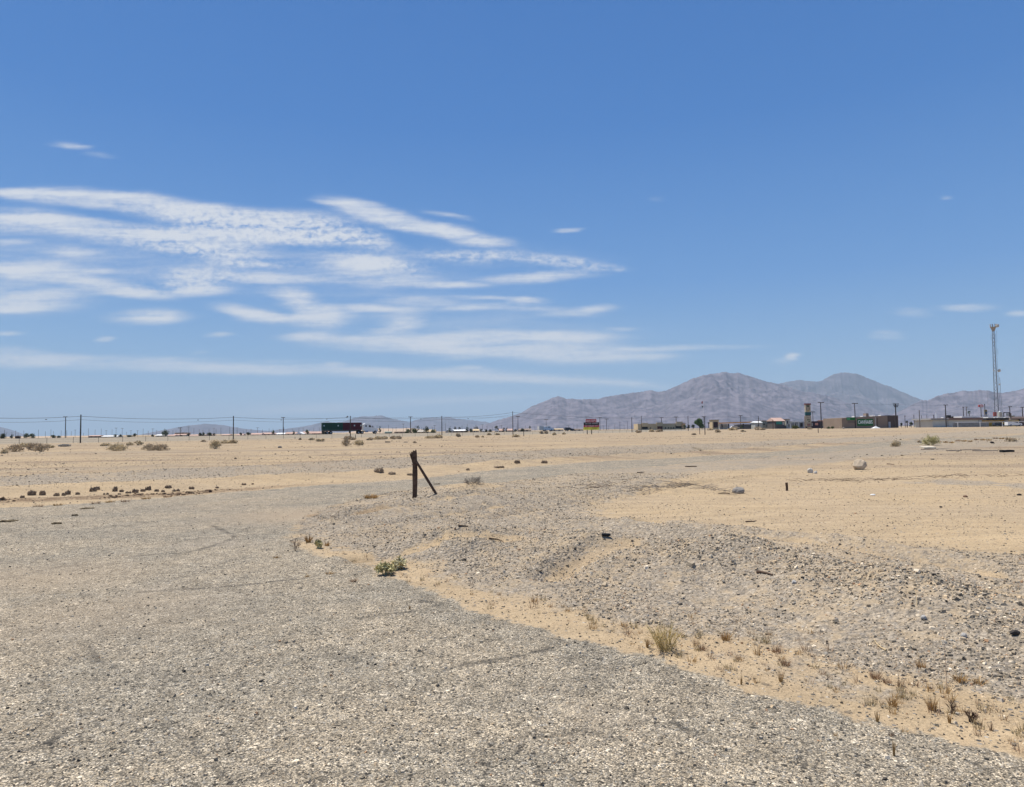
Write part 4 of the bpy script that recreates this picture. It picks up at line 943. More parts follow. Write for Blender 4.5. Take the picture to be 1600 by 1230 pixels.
brushline(1065, 755, 1150, 772, 60, .05, "scattered twigs running from the twig tangle to the grey boulder", 2)
brushline(1085, 700, 1112, 714, 50, .25, "sparse dry twigs standing on the far bank above the road", 3, MATS["straw"])
brushline(905, 764, 985, 752, 30, .03, "thin line of dark twigs on the sand edge above the twig tangle", 4, wood_dark)
brushline(1240, 752, 1420, 748, 60, .012, "dark twig litter in a line across the tan sand flat", 6, wood_dark)
brushline(1440, 746, 1600, 743, 45, .012, "dark litter line reaching the right edge of the sand flat", 7, wood_dark)

# tumbleweeds and desert shrubs
tg = None
TW = [(7,709,10,7,0,"half hidden tumbleweed at the left frame edge"),(22,706,22,11,1,"wide brown bush second from the left edge"),(40,699,16,7,0,"low bush behind the two left brown bushes"),(52,704,18,12,1,"tall brown bush third from the left edge"),(65,706,18,13,1,"dark based brown bush right of the tall one"),
      (77,700,12,5,0,"tiny bush right of the left bush cluster"),(101,698,14,4,2,"flat grey bush left of the tall leftmost pole"),(165,697,12,4,0,"small low bush right of the leftmost pole"),(184,704.5,27,11,0,"grass-like yellow brown bush right of the leftmost pole"),(203,696,10,5,0,"small bush behind the yellow brown bush"),(216,696,11,7,0,"small upright bush behind and between two wide bushes"),
      (233,704,20,10,1,"left half of the wide dark bush pair"),(251,704,22,10,1,"right half of the wide dark bush pair"),(318,690.5,7,3,1,"tiny bush before the fence left of the second pole"),(337,701.5,16,14,0,"tall rounded bush left of the second pole"),(352,693,13,5,0,"left low bush at the foot of the second pole"),(364,693,12,6,0,"low bush wrapped round the foot of the second pole"),
      (469,687.5,4,3,1,"tiny dark bush before the highway bank"),(487,688,8,3.5,0,"small pale bush left of the truck's pole"),(498,690,8,4,0,"small bush below the rear of the truck"),(504,690,7,4,0,"small bush next to the one below the truck's rear"),(541,697,14,11,1,"round tumbleweed below the truck, the darker of two"),(560,696,14,8,0,"pale round tumbleweed right of the darker one"),
      (544,687.5,14,6,1,"bush at the foot of the truck's pole"),(552,687.5,8,4,1,"small bush right of the pole in front of the truck"),(579,688,10,4,1,"low dark bush right of the truck"),(592,687,14,5,0,"low bush row left end beyond the black slab"),(601,686.5,9,4.5,0,"low bush beyond the black slab"),(615,686.5,11,5,1,"dark low bush behind the post's left"),(623,686,8,4.5,1,"small bush in the row behind the post"),
      (648,692.5,5,3,1,"tiny bush straight above the post top"),(672,685.2,16,4,0,"long low bush row left half"),(684,685,14,5.5,0,"long low bush row right half"),(716,683,7,6,1,"upright small bush right of the row"),(746,683.8,6,3.4,1,"tiny brown bush farther right before the bank"),(754,683.5,4,2.6,0,"tiny pale bush beside a brown one"),(764,680,6,3.4,0,"small bush on the bank left of the tall thin pole"),(777,680,7,3,0,"small bush on the bank close to the tall thin pole"),
      (807,683,11,4,0,"pale bush right of the tall thin pole"),(846,678,6,4,1,"dark bush below the white truck"),(853,678,6,4.6,1,"second dark bush below the white truck"),(866,680,6,4,0,"pale bush between white truck and black car"),(881,679,5,3,0,"small bush below the black car"),(998,676.5,8,4,1,"bush at the left end of the strip mall bank"),(1018,675,7,4,0,"pale bush before the strip mall"),(1030,675,10,4,1,"brown bush before the strip mall's dark door"),
      (1084,680,7,3,1,"small bush on sand below the big green tree"),(1110,672.5,8,3,0,"small bush below the palm"),(1121,676,8,5,1,"brown bush under the tan gateway"),(1146,672.5,12,4,0,"pale bush under the canopy"),(1161,675,7,3,1,"small bush under the canopy's right part"),(1184,672,10,5,1,"reddish bush under the grey house"),(1192,672,8,3,1,"small reddish bush beside another under the grey house"),(1243,670.5,9,5.5,3,"green bush left of the tall pylon sign"),
      (1265,671,7,3,1,"low brown bush at the foot of the pylon sign"),(1295,670,4,3,3,"small green bush right of the pylon sign"),(1301,670,4,3.5,3,"second small green bush left of the brown dispensary"),(1443,666.5,5,3,1,"tiny bush right of the dispensary"),(1474,667,8,2.6,1,"low reddish bush before the long pale building"),(1485,667,6,2.4,0,"low pale bush before the long pale building"),(1490,666.5,4,3,3,"small dark bush by the corner of the grey fence"),
      (1509,666,9,5,3,"dark green bush before the long grey building"),(1456,696,23,15,4,"large round yellow-green bush above the pale slab"),(1580,690,14,6,1,"faint brown bush near the right edge"),(1400,698,12,9,0,"sparse dry bush left of the round yellow-green bush"),(1436,692,4,4,1,"tiny dark bush left of the round bush")]
bm_ = [g_bush, g_bushb, mat("grey_bush", (.46,.42,.36), .95, var=.2), mat("green_bush", (.14,.155,.07), .9, var=.4, scale=2), mat("yellow_bush", (.47,.42,.21), .95, var=.25, scale=3)]
for i, (a, b_, w, h, k_, lb) in enumerate(TW):
    d = GPZ(a, b_).y
    shrub("desert_shrub" if k_ != 0 else "tumbleweed", a, b_, w, h, bm_[k_], lb, "bush", 300 + i, int(10 + w * 1.5), .00013 * d + .001, up=.25, leaf=2, leafs=.0009 * d)

# ================================================================== fence and highway
FZ = lambda x, y: Hs(x, y)
fx0, fy0 = fence_pt(-110, 2)
fence = thing("wire_fence", (fx0, fy0, FZ(fx0, fy0)), "long low wire fence of thin steel posts along the foot of the highway bank", "fence")
fp_m = mat("fence_steel", (.10,.095,.09), .7, .2)
tops = []
pm = None
for i in range(98):
    x, y = fence_pt(-110 + i * 5.0, 2); z = FZ(x, y)
    if pm is None:
        mb = MB().box(-.028, .028, -.028, .028, -.2, 1.35); pm = mb.build("post", fp_m, fence); o = pm
    else:
        o = pm.copy(); C.objects.link(o); o.parent = fence
    o.location = (x - fx0, y - fy0, z - FZ(fx0, fy0)); tops.append(Vector((x - fx0, y - fy0, z - FZ(fx0, fy0))))
for hgt in (.35, .75, 1.15): MB().tube([p + Vector((0, 0, hgt)) for p in tops], .012, 3).build("wire", fp_m, fence)
# highway carriageway laid on the bank
mb = MB(); n = 60
rowsv = []
for i in range(n):
    t = -120 + i * (720 / (n - 1))
    for s_ in (36, 48):
        x, y = fence_pt(t, s_); rowsv.append((x, y, FZ(x, y) + .03))
mb.v = rowsv; mb.f = [(2*i, 2*i+2, 2*i+3, 2*i+1) for i in range(n-1)]
road = mb.build("road", mat("road_asphalt", (.07,.068,.065), .9, var=.15)); tag(road, kind='structure')

# ================================================================== poles and wires
def pole(px, ytop, ybase, Y, wpx, m, label, arms=(), group=None, name="utility_pole", cat="utility pole", detail=True):
    b0 = at(px, ybase, Y); x = b0.x; z0 = FZ(x, Y) if Y < 900 else 0.0
    zt = at(px, ytop, Y).z; r = wpx * Y / 1100 / 2; L = zt - z0
    root = None
    mb = MB().tube([(0, 0, -.3), (0, 0, L * .5), (0, 0, L)], [r * 1.12, r, r * .85], 8)
    if detail and arms:
        root = thing(name, (x, Y, z0), label, cat, group); mb.build("pole", m, root)
        for (dy, wa, thick, tilt) in arms:
            k_ = Y / 1100; za = L - dy * k_; h = wa * k_ / 2; t_ = max(.06, thick * k_ / 2)
            am = MB().tube([(-h, -r - t_, za - tilt * h), (h, -r - t_, za + tilt * h)], t_, 4).build("crossarm", m, root)
            ins = MB()
            for u in (-.92, -.45, .45, .92): ins.tube([(u * h, -r - t_, za + tilt * u * h + t_ * .8), (u * h, -r - t_, za + tilt * u * h + t_ + .22)], [.06, .045], 5)
            ins.build("insulators", MATS["black_rubber"], root)
    else:
        for (dy, wa, thick, tilt) in arms:
            k_ = Y / 1100; za = L - dy * k_; h = wa * k_ / 2; t_ = max(.05, thick * k_ / 2)
            mb.tube([(-h, 0, za), (h, 0, za)], t_, 4)
        o = mb.build(name, m, loc=(x, Y, z0)); tag(o, label, cat, group)
    return Vector((x, Y, zt))
BK = pole_m
W1 = []
W1.append(pole(-110, 645, 700, 128, 1.9, BK, "tall wooden pole beyond the left frame edge"))
W1.append(pole(125.5, 648, 694, 152, 1.9, BK, "thick dark wooden pole, leftmost tall pole standing at the fence"))
W1.append(pole(364.5, 650, 687, 187, 1.6, BK, "dark wooden pole at the fence with a bush at its foot"))
W1.append(pole(547.5, 650, 685, 203, 1.3, BK, "dark wooden pole at the fence in front of the truck"))
W1.append(pole(690.5, 650, 681.5, 226, 1.2, BK, "dark wooden pole at the fence right of the weathered post"))
W1.append(pole(801.5, 643, 679, 245, 1.1, BK, "tall thin black pole left of the mountain foot"))
# front row continues
for (px, yt, yb, Y, w, lb) in ((818.5,671,688,190,1.0,"short steel stake on the sand right of the tall thin black pole"),(917,0,0,0,0,None),(987.5,652,674,318,1.1,"pole right of the red and yellow billboard"),(1002.5,650,675,300,.8,"thin pole at the left end of the strip mall"),(1075.5,650,674,330,1.0,"pole between the strip mall and the big green tree"),
    (1101.5,651,674,345,1.2,"pole right of the big green tree"),(1132,652,673,420,.7,None),(1185.5,650,672,380,1.0,"dark pole in front of the small grey houses")):
    if lb is None: continue
    W1.append(pole(px, yt, yb, Y, w, BK, lb)) if px > 900 else pole(px, yt, yb, Y, w, BK, lb, name="steel_stake", cat="stake")
# second row on the far side of the highway, with crossarms
S2 = [(102,651,683,235,1.2,"paler pole just left of the leftmost tall pole"),(281.5,668,682,420,.9,"thick dark pole before the two-storey white house"),(442.5,652,679,300,1.2,"pole with a small crossarm left of the truck"),(641.5,651,675,330,1.2,"pole with a round top left of the nearest front pole, above the green tree"),
      (809.5,650,671,370,.7,"pole with a short crossarm just right of the tall thin black pole"),(853.5,655,667,420,.6,"pole with a crossarm above the white truck"),(917,651,658,420,.6,"pole top showing above the left of the billboard"),(937.5,652,671,420,.8,"pole with a crossarm right of the billboard"),(948,654,669,440,.7,"T-shaped pole standing right of the billboard's pole"),
      (1033.5,652,661,440,1.0,"T-shaped pole behind the middle of the strip mall"),(1056.5,651,660,440,1.0,"T-shaped pole behind the right of the strip mall"),(1099.8,650.5,668,440,.7,"T-shaped pole just behind the pole right of the big tree"),(1157.5,649,668,430,.9,"T-shaped pole over the orange canopy"),(1270.7,643,669,420,.9,"T-shaped pole just right of the pylon sign")]
W2 = []
for (px, yt, yb, Y, w, lb) in S2:
    W2.append(pole(px, yt, yb, Y, w, BK if w != .6 else pole_l, lb, arms=((.8, 6 if Y < 445 else 5, .8, 0),)))
W3 = [pole(1283.5,628.5,669.5,300,1.5,BK,"tallest T-shaped pole with wide crossarm between pylon sign and dispensary",arms=((.8,9.5,1.0,0),)),
      pole(1336.7,630,669,300,1.3,BK,"tall T-shaped pole standing before the left part of the dispensary",arms=((.8,9,1.0,0),)),
      pole(1400.5,630.5,668,300,1.7,BK,"heavy pole with three stacked crossarms at the right of the dispensary",arms=((1,9,1.0,0),(3.2,8,1.0,.0),(5.2,6,1.2,0)))]
W3.append(pole(1478.5,632.5,666,300,1.5,BK,"T-shaped brown pole before the left part of the long pale building",arms=((.6,7,.8,0),)))
pole(1437.3,641,667,300,1.3,pole_l,"pale brown pole between the dispensary and the long pale building")
pole(1414.5,650,667,330,.8,BK,"thin pole just right of the dispensary's right corner",arms=((.4,3,.5,0),))
pole(1428.5,648,665,360,.9,BK,"thin pole over the small trees right of the dispensary")
pole(1440.5,649,666,360,.7,BK,"thin pole right beside the pale brown pole")
pole(1448.5,648,660,420,.6,pole_l,"thin pale pole over the trees left of the long pale building")
pole(1505.5,636,652,380,1.1,BK,"pole behind the roof of the long pale building, left of the round sign",arms=((.6,3,.6,0),))
pole(1510.5,635.5,651,380,1.0,pole_l,"brown pole beside another behind the long building roof",arms=((1,4,.6,0),))
pole(1578.5,635,655,380,1.2,BK,"T-shaped pole above the billboard frame right of the lattice tower",arms=((.6,6,.8,0),))
W3.append(pole(1598.3,636,658,380,1.3,BK,"T-shaped pole at the right frame edge",arms=((.6,7,.8,0),)))
pole(1544.5,610,651,340,.35,metal_g,"very thin tall mast left of the lattice tower",name="antenna_mast",cat="mast")
pole(1278.5,666,674.5,170,1.0,pole_m,"short dark wooden stub on the sand before the pylon sign",name="wooden_stub",cat="stub")
pole(1101.5,670,675,170,1.3,pole_m,"short dark stub at the fence right of the big green tree",name="wooden_stub",cat="stub")
pole(1093.3,670.5,675,180,.8,pole_m,"thin short stub at the fence under the big green tree",name="wooden_stub",cat="stub")
pole(555.5,679,684,200,.9,pole_m,"short stub on the highway bank right of the truck's pole",name="wooden_stub",cat="stub")
pole(461,682.5,688.5,190,.8,pole_m,"short stub on the highway bank left of the truck",name="wooden_stub",cat="stub")
def wire(pts, dz, sag, label, r=.035, extra=None):
    P3 = []
    for i in range(len(pts) - 1):
        a, b_ = pts[i] - Vector((0, 0, dz)), pts[i + 1] - Vector((0, 0, dz))
        for k_ in range(12):
            t = k_ / 12; p = a.lerp(b_, t); p.z -= 4 * sag * t * (1 - t); P3.append(p)
    P3.append(pts[-1] - Vector((0, 0, dz))); c0 = pts[0].copy()
    o = MB().tube([p - c0 for p in P3], r, 4).build("overhead_wire", mat("wire_black", (.05,.05,.055), .6), loc=c0); return tag(o, label, "wire")
WA = W1[:6] + [Vector((W1[6].x, W1[6].y, W1[6].z))]
wire(WA, .35, .55, "upper cable strung along the front row of poles by the fence")
wire(W1[:6], 1.1, .6, "lower cable strung along the front row of poles by the fence", .022)
wire(W1[6:], .3, .5, "cable on the poles before the strip mall and canopy", .03)
wire(W2[2:5], .25, .5, "cable on the poles beyond the highway, left half", .03)
wire(W2[4:-1], .25, .35, "cable on the poles beyond the highway, right half", .03)
wire([W3[0], W3[1], W3[2], W3[3], W3[4]], .2, .5, "cables over the brown dispensary", .02)
# small cable boxes and the bird
for (px, py, Y, lb) in ((72,655.6,150,"small splice box on the cable left of the leftmost pole"),(309.5,656.5,178,"small splice box on the cable left of the second pole"),(439.5,656.5,192,"small splice box on the cable left of the crossarm pole"),(510.5,655,199,"small splice box on the cable over the truck"),(657.5,655,218,"small splice box on the cable above the green tree"),(731.5,654,232,"small splice box on the cable right of the weathered post")):
    p = at(px, py, Y); o = MB().tube([(-.22,0,0),(0,0,.02),(.22,0,0)], [.05,.09,.05], 6).build("splice_box", black_m, loc=p); tag(o, lb, "cable box")
bp_ = at(542, 652.2, 198)
mb = MB().tube([(-.38,0,.02),(-.18,0,0),(.05,0,.03),(.25,0,.10),(.34,0,.14),(.44,0,.13)], [.03,.10,.14,.09,.07,.01], 8)
mb.add([(-.05,.04,.08),(.15,.04,.12),(.35,.75,.32),(.12,.65,.30)], [(0,1,2,3)]); mb.add([(-.05,-.04,.08),(.15,-.04,.12),(.42,-.6,.40),(.18,-.6,.36)], [(3,2,1,0)])
mb.add([(-.36,-.06,.02),(-.36,.06,.02),(-.62,.10,.04),(-.62,-.10,.04)], [(0,1,2,3)])
o = mb.build("bird", black_m, loc=bp_, rot=(0, 0, 0)); tag(o, "dark bird flying low beside the cable left of the truck's pole", "bird")

# distant poles of the town
rs = random.Random(77); nfar = 0; proto = {}
SEG = [(0,125,"of the left edge and the leftmost tall pole"),(125,364,"of the first and second tall front poles"),(364,512,"of the second front pole and the truck"),(575,690,"of the truck and the fourth front pole"),(690,801,"of the fourth front pole and the tall thin pole"),(803,912,"of the tall thin pole and the billboard"),(938,996,"of the billboard and the strip mall"),(1200,1256,"of the grey houses and the pylon sign"),(1268,1316,"of the pylon sign and the dispensary")]
for (a, b_, seg) in SEG:
    seg = seg
    n = int((b_ - a) / 8.2)
    for i in range(n):
        px = a + 4 + (b_ - a - 8) * (i + rs.uniform(.1, .9)) / n; Y = rs.choice((520, 620, 760, 900)); yh = 682 - .0119 * px
        hp = rs.uniform(6, 11.5) * 620 / max(Y, 560) ; typ = rs.random() < .45
        key = (Y, typ)
        x = at(px, yh, Y).x
        if key not in proto:
            L = 8.5; w = .13 * (Y / 620); mb = MB().tube([(0,0,-.3),(0,0,L)], [w, w * .8], 5)
            if typ: mb.tube([(-1.1,0,L-.3),(1.1,0,L-.3)], .10, 4)
            o = mb.build("utility_pole", pole_l if Y > 700 else pole_m, loc=(x, Y, 0)); proto[key] = o
        else: o = proto[key].copy(); C.objects.link(o); o.location = (x, Y, 0)
        o.scale = (1, 1, (hp * Y / 1100 + CAMZ) / 8.5)
        tag(o, "tiny distant pole, right " + seg.replace(" and ", ", left of ",1), "utility pole", "tiny distant poles " + seg); nfar += 1

# ================================================================== truck, cars
def wheel(parent, x, y, r, w, hub=True):
    o = MB().tube([(x, y - w/2, r), (x, y + w/2, r)], r, 16).build("wheel", black_m, parent)
    MB().tube([(x, y - w/2 - .02, r), (x, y - w/2 + .03, r)], r * .5, 10).build("rim", mat("rim_steel", (.45,.45,.45), .4, .5), o); return o
tp = at(544, 675, 252); tz = FZ(tp.x, 252)
ang_ = math.degrees(math.atan2(DIR[1], DIR[0]))
truck = thing("semi_truck", (tp.x - .1, 252, tz + .03), "semi truck with white cab hauling a green and a red shipping container along the highway", "truck", rz=R(ang_ - 22))
def cont(x0, x1, m, nm):
    mb = MB(); n = 22; Y0_, Y1_ = -1.22, 1.22
    mb.box(x0, x1, -1.19, 1.19, 1.45, 4.02)
    for i in range(n):
        a = x0 + .15 + (x1 - x0 - .3) * i / n; mb.box(a, a + (x1 - x0) / n * .5, -1.225, -1.188, 1.6, 3.9)
    for xx in (x0, x1 - .14): mb.box(xx, xx + .14, -1.235, 1.235, 1.43, 4.04)
    mb.box(x0, x1, -1.24, -1.16, 3.92, 4.06); mb.box(x0, x1, -1.24, -1.16, 1.42, 1.58); mb.box(x0, x1, 1.16, 1.24, 3.92, 4.06)
    return mb.build(nm, m, truck)
cg_ = cont(-9.1, -2.0, mat("container_green", (.012,.062,.040), .6, var=.2), "container"); cg_['label'] = "dark green shipping container at the rear"
cr_ = cont(-1.95, 4.75, mat("container_red", (.085,.011,.020), .6, var=.2), "container"); cr_['label'] = "dark red shipping container at the front"
for (xx, par) in ((-3.6, cg_), (-8.5, cg_), (2.1, cr_), (4.4, cr_)): MB().box(xx - .22, xx + .22, -1.262, -1.23, 2.75, 3.25).build("emblem", mat("emblem_pale", (.45,.50,.48), .6), par)
MB().box(-9.0, 4.6, -.5, .5, 1.05, 1.40).box(-9.0, -8.8, -1.2, 1.2, .5, 1.4).box(0.2, .6, -1.1, -.9, .3, 1.1).build("chassis", black_m, truck)
for xx in (-7.4, -6.1): wheel(truck, xx, -1.0, .52, .5); wheel(truck, xx, 1.0, .52, .5)
for xx in (3.6, 4.9): wheel(truck, xx, -1.0, .52, .5); wheel(truck, xx, 1.0, .52, .5)
wheel(truck, 9.6, -1.0, .52, .35); wheel(truck, 9.6, 1.0, .52, .35)
MB().box(3.0, 10.2, -.5, .5, .75, 1.05).build("tractor_frame", black_m, truck)
cabp = [(5.3,1.15),(5.3,3.35),(6.0,3.75),(7.4,3.65),(8.0,3.3),(8.6,2.25),(10.3,2.0),(10.6,1.6),(10.6,.75),(10.1,.75),(9.9,1.15),(9.3,1.15),(9.0,.75),(7.0,.75),(6.8,1.15)]
mb = MB(); n = len(cabp); mb.v = [(x, -1.15, z) for x, z in cabp] + [(x, 1.15, z) for x, z in cabp]
mb.f = [tuple(range(n)), tuple(range(2*n-1, n-1, -1))] + [(i, i + n, (i+1) % n + n, (i+1) % n) for i in range(n)]
cab = mb.build("cab", white_p, truck)
MB().add([(7.25,-1.165,2.35),(8.2,-1.165,2.35),(7.85,-1.165,3.1),(7.25,-1.165,3.1)], [(0,1,2,3)]).add([(6.0,-1.165,2.5),(6.5,-1.165,2.5),(6.5,-1.165,3.1),(6.0,-1.165,3.1)], [(0,1,2,3)]).build("window", glass_d, cab)
MB().add([(8.62,-1.05,2.34),(8.62,1.05,2.34),(8.09,1.0,3.24),(8.09,-1.0,3.24)], [(0,1,2,3)]).build("windscreen", glass_d, cab)
MB().tube([(5.9,-1.05,.85),(7.0,-1.05,.85)], .28, 10).build("fuel_tank", mat("polished_tank", (.7,.7,.72), .25, .9), truck)
MB().tube([(5.15,-.9,1.1),(5.15,-.9,4.0)], .08, 8).build("exhaust_stack", MATS["polished_tank"], truck)
MB().box(8.5, 8.7, -1.5, -1.3, 2.3, 2.9).build("mirror", black_m, cab)

def vehicle(name, px, Y, Lm, prof, wid, m, label, cat, wheels, win, rz=0, extra=None, z=None, flip=False):
    p = at(px, 670, Y); zz = FZ(p.x, Y) if z is None else z
    root = thing(name, (p.x, Y, zz + .03), label, cat, rz=R(rz))
    n = len(prof); mb = MB(); mb.v = [(x, -wid/2 * (1 if zq < 1.0 else .9), zq) for x, zq in prof] + [(x, wid/2 * (1 if zq < 1.0 else .9), zq) for x, zq in prof]
    mb.f = [tuple(range(n)), tuple(range(2*n-1, n-1, -1))] + [(i, i + n, (i+1) % n + n, (i+1) % n) for i in range(n)]
    body = mb.build("body", m, root)
    for x, r in wheels: wheel(root, x, -wid/2 + .1, r, .24); wheel(root, x, wid/2 - .1, r, .24)
    for q in win: 
        w2 = wid / 2 * .9 + .015; MB().add([(x, -w2, zq) for x, zq in q], [tuple(range(len(q)))]).build("window", glass_d, body)
    return root
suv = [(-2.3,.45),(-2.35,1.05),(-2.1,1.7),(-.1,1.75),(.7,1.15),(2.1,1.0),(2.3,.7),(2.25,.4)]
vehicle("black_car", 889.5, 345, 4.6, suv, 1.9, mat("car_black", (.015,.015,.018), .3, spec=.5), "black car driving on the highway left of the billboard", "car", ((-1.45,.36),(1.45,.36)), [[(-1.9,1.1),(-.1,1.1),(-.2,1.6),(-1.9,1.6)]], rz=45-20)
pk = [(-2.9,.5),(-2.9,1.15),(-1.0,1.15),(-.9,1.9),(.6,1.9),(1.2,1.25),(2.6,1.15),(2.8,.6)]
wt = vehicle("white_truck", 855, 340, 6, [(-2.2,.5),(-2.3,2.3),(1.0,2.5),(1.9,1.6),(2.9,1.4),(3.1,.5)], 2.2, white_p, "white box-backed truck with dark windscreen on the highway left of the black car", "truck", ((-1.4,.42),(1.9,.42)), [[(.1,1.3),(1.3,1.4),(.9,2.0),(.1,2.1)],[(-1.7,1.3),(-.4,1.3),(-.4,2.1),(-1.7,2.1)]], rz=20)
MB().box(-4.6, -2.25, -1.1, 1.1, .7, 2.5).build("camper_box", mat("camper_cream", (.62,.60,.55), .6), wt)
MB().box(3.0, 3.3, -1.2, 1.2, .4, 1.0).build("bumper", black_m, wt)
vehicle("white_car", 1148, 425, 5, [(-2.6,.4),(-2.6,1.0),(-1.8,1.7),(.6,1.85),(1.6,1.4),(2.6,.9),(2.6,.4)], 1.9, white_p, "white rounded car parked under the orange canopy", "car", ((-1.6,.36),(1.6,.36)), [[(-1.7,1.1),(.9,1.1),(.4,1.6),(-1.5,1.55)]])
vehicle("white_car", 1296, 395, 5, suv, 1.9, white_p, "white car parked at the brown shop left of the dispensary", "car", ((-1.45,.36),(1.45,.36)), [[(-1.9,1.1),(-.1,1.1),(-.2,1.6),(-1.9,1.6)]])
vehicle("grey_car", 1283, 400, 5, suv, 1.9, mat("car_grey", (.18,.19,.21), .4), "grey car parked behind the tallest T-shaped pole", "car", ((-1.45,.36),(1.45,.36)), [[(-1.9,1.1),(-.1,1.1),(-.2,1.6),(-1.9,1.6)]])
rv = vehicle("pickup_camper", 1584, 290, 6, [(-3.0,.5),(-3.0,1.9),(-.6,1.9),(-.6,2.05),(1.3,2.05),(1.8,1.35),(2.8,1.25),(2.9,.5)], 2.1, white_p, "white pickup with open rack parked at the right before the mustard building", "pickup", ((-1.8,.42),(2.0,.42)), [[(-.3,1.2),(1.35,1.2),(1.1,1.85),(-.3,1.85)],[(-2.3,1.35),(-1.2,1.35),(-1.2,1.75),(-2.3,1.75)]])
MB().tube([(-2.9,-.9,1.9),(-2.9,-.9,2.6),(-.5,-.9,2.6),(1.4,-.9,2.45)], .05, 5).tube([(-2.9,.9,1.9),(-2.9,.9,2.6),(-.5,.9,2.6),(1.4,.9,2.45)], .05, 5).tube([(-1.7,-.9,1.9),(-1.7,-.9,2.6)], .05, 5).build("rack", metal_g, rv)
vehicle("dark_car", 1561, 300, 5, suv, 1.9, mat("car_navy", (.03,.035,.05), .35), "dark car parked before the mustard building left of the white pickup", "car", ((-1.45,.36),(1.45,.36)), [[(-1.9,1.1),(-.1,1.1),(-.2,1.6),(-1.9,1.6)]])
vehicle("dark_car", 1596, 300, 5, suv, 1.9, mat("car_maroon", (.06,.03,.04), .35), "dark car cut by the right frame edge beside the white pickup", "car", ((-1.45,.36),(1.45,.36)), [[(-1.9,1.1),(-.1,1.1),(-.2,1.6),(-1.9,1.6)]])

# ================================================================== buildings
def building(name, px0, px1, ytop, Y, depth, wm, label, cat="building", roof=None, roofm=None, yridge=None, wins=(), doors=(), ridge='x', parapet=None, z0=None, group=None):
    a, b_ = at(px0, ytop, Y), at(px1, ytop, Y); xc = (a.x + b_.x) / 2; w = (b_.x - a.x) / 2
    z = (FZ(xc, Y) if Y < 900 else 0) if z0 is None else z0
    zt = (a.z + b_.z) / 2 - z
    root = thing(name, (xc, Y, z), label, cat, group)
    MB().box(-w, w, 0, depth, -.4, zt).build("wall", wm, root)
    kk = Y / 1100
    if roof == 'gable':
        zr = at((px0 + px1) / 2, yridge, Y).z - z; MB().gable(-w, w, 0, depth, zt + .003, zr, ridge, .45).build("roof", roofm, root)
    elif roof == 'flat': MB().box(-w - .35, w + .35, -.35, depth + .35, zt + .003, zt + .25).build("roof", roofm, root)
    if parapet:
        for (p0_, p1_, yt) in parapet:
            x0_, x1_ = at(p0_, ytop, Y).x - xc, at(p1_, ytop, Y).x - xc; zz = at((p0_ + p1_) / 2, yt, Y).z - z
            MB().box(x0_, x1_, -.5, .6, zt * .55, zz).build("parapet", wm, root)
    for (p0_, p1_, y0_, y1_, m) in wins:
        x0_, x1_ = at(p0_, ytop, Y).x - xc, at(p1_, ytop, Y).x - xc; pm_ = (p0_ + p1_) / 2
        wz1, wz0 = at(pm_, y0_, Y).z - z, at(pm_, y1_, Y).z - z
        f = MB().box(x0_, x1_, -.10, .02, wz0, wz1).build("window", m, root)
    for (p0_, p1_, y0_, m) in doors:
        x0_, x1_ = at(p0_, ytop, Y).x - xc, at(p1_, ytop, Y).x - xc
        MB().box(x0_, x1_, -.12, .02, -.1, at((p0_+p1_)/2, y0_, Y).z - z).build("door", m, root)
    return root
c_salm = mat("salmon_tile", (.46,.31,.25), .85, var=.1, scale=.4); c_wht = mat("white_roof", (.74,.74,.72), .7, var=.05); c_tan = mat("tan_stucco", (.56,.43,.26), .9, var=.08, scale=.3)
c_crm = mat("cream_wall", (.58,.52,.43), .9, var=.06); c_brn = mat("brown_wall", (.26,.20,.16), .9, var=.1); c_gry = mat("grey_wall", (.40,.40,.37), .9, var=.08); c_dk = mat("dark_opening", (.03,.028,.028), .7)
c_pale = mat("pale_wall", (.55,.54,.48), .9, var=.06, scale=.3)
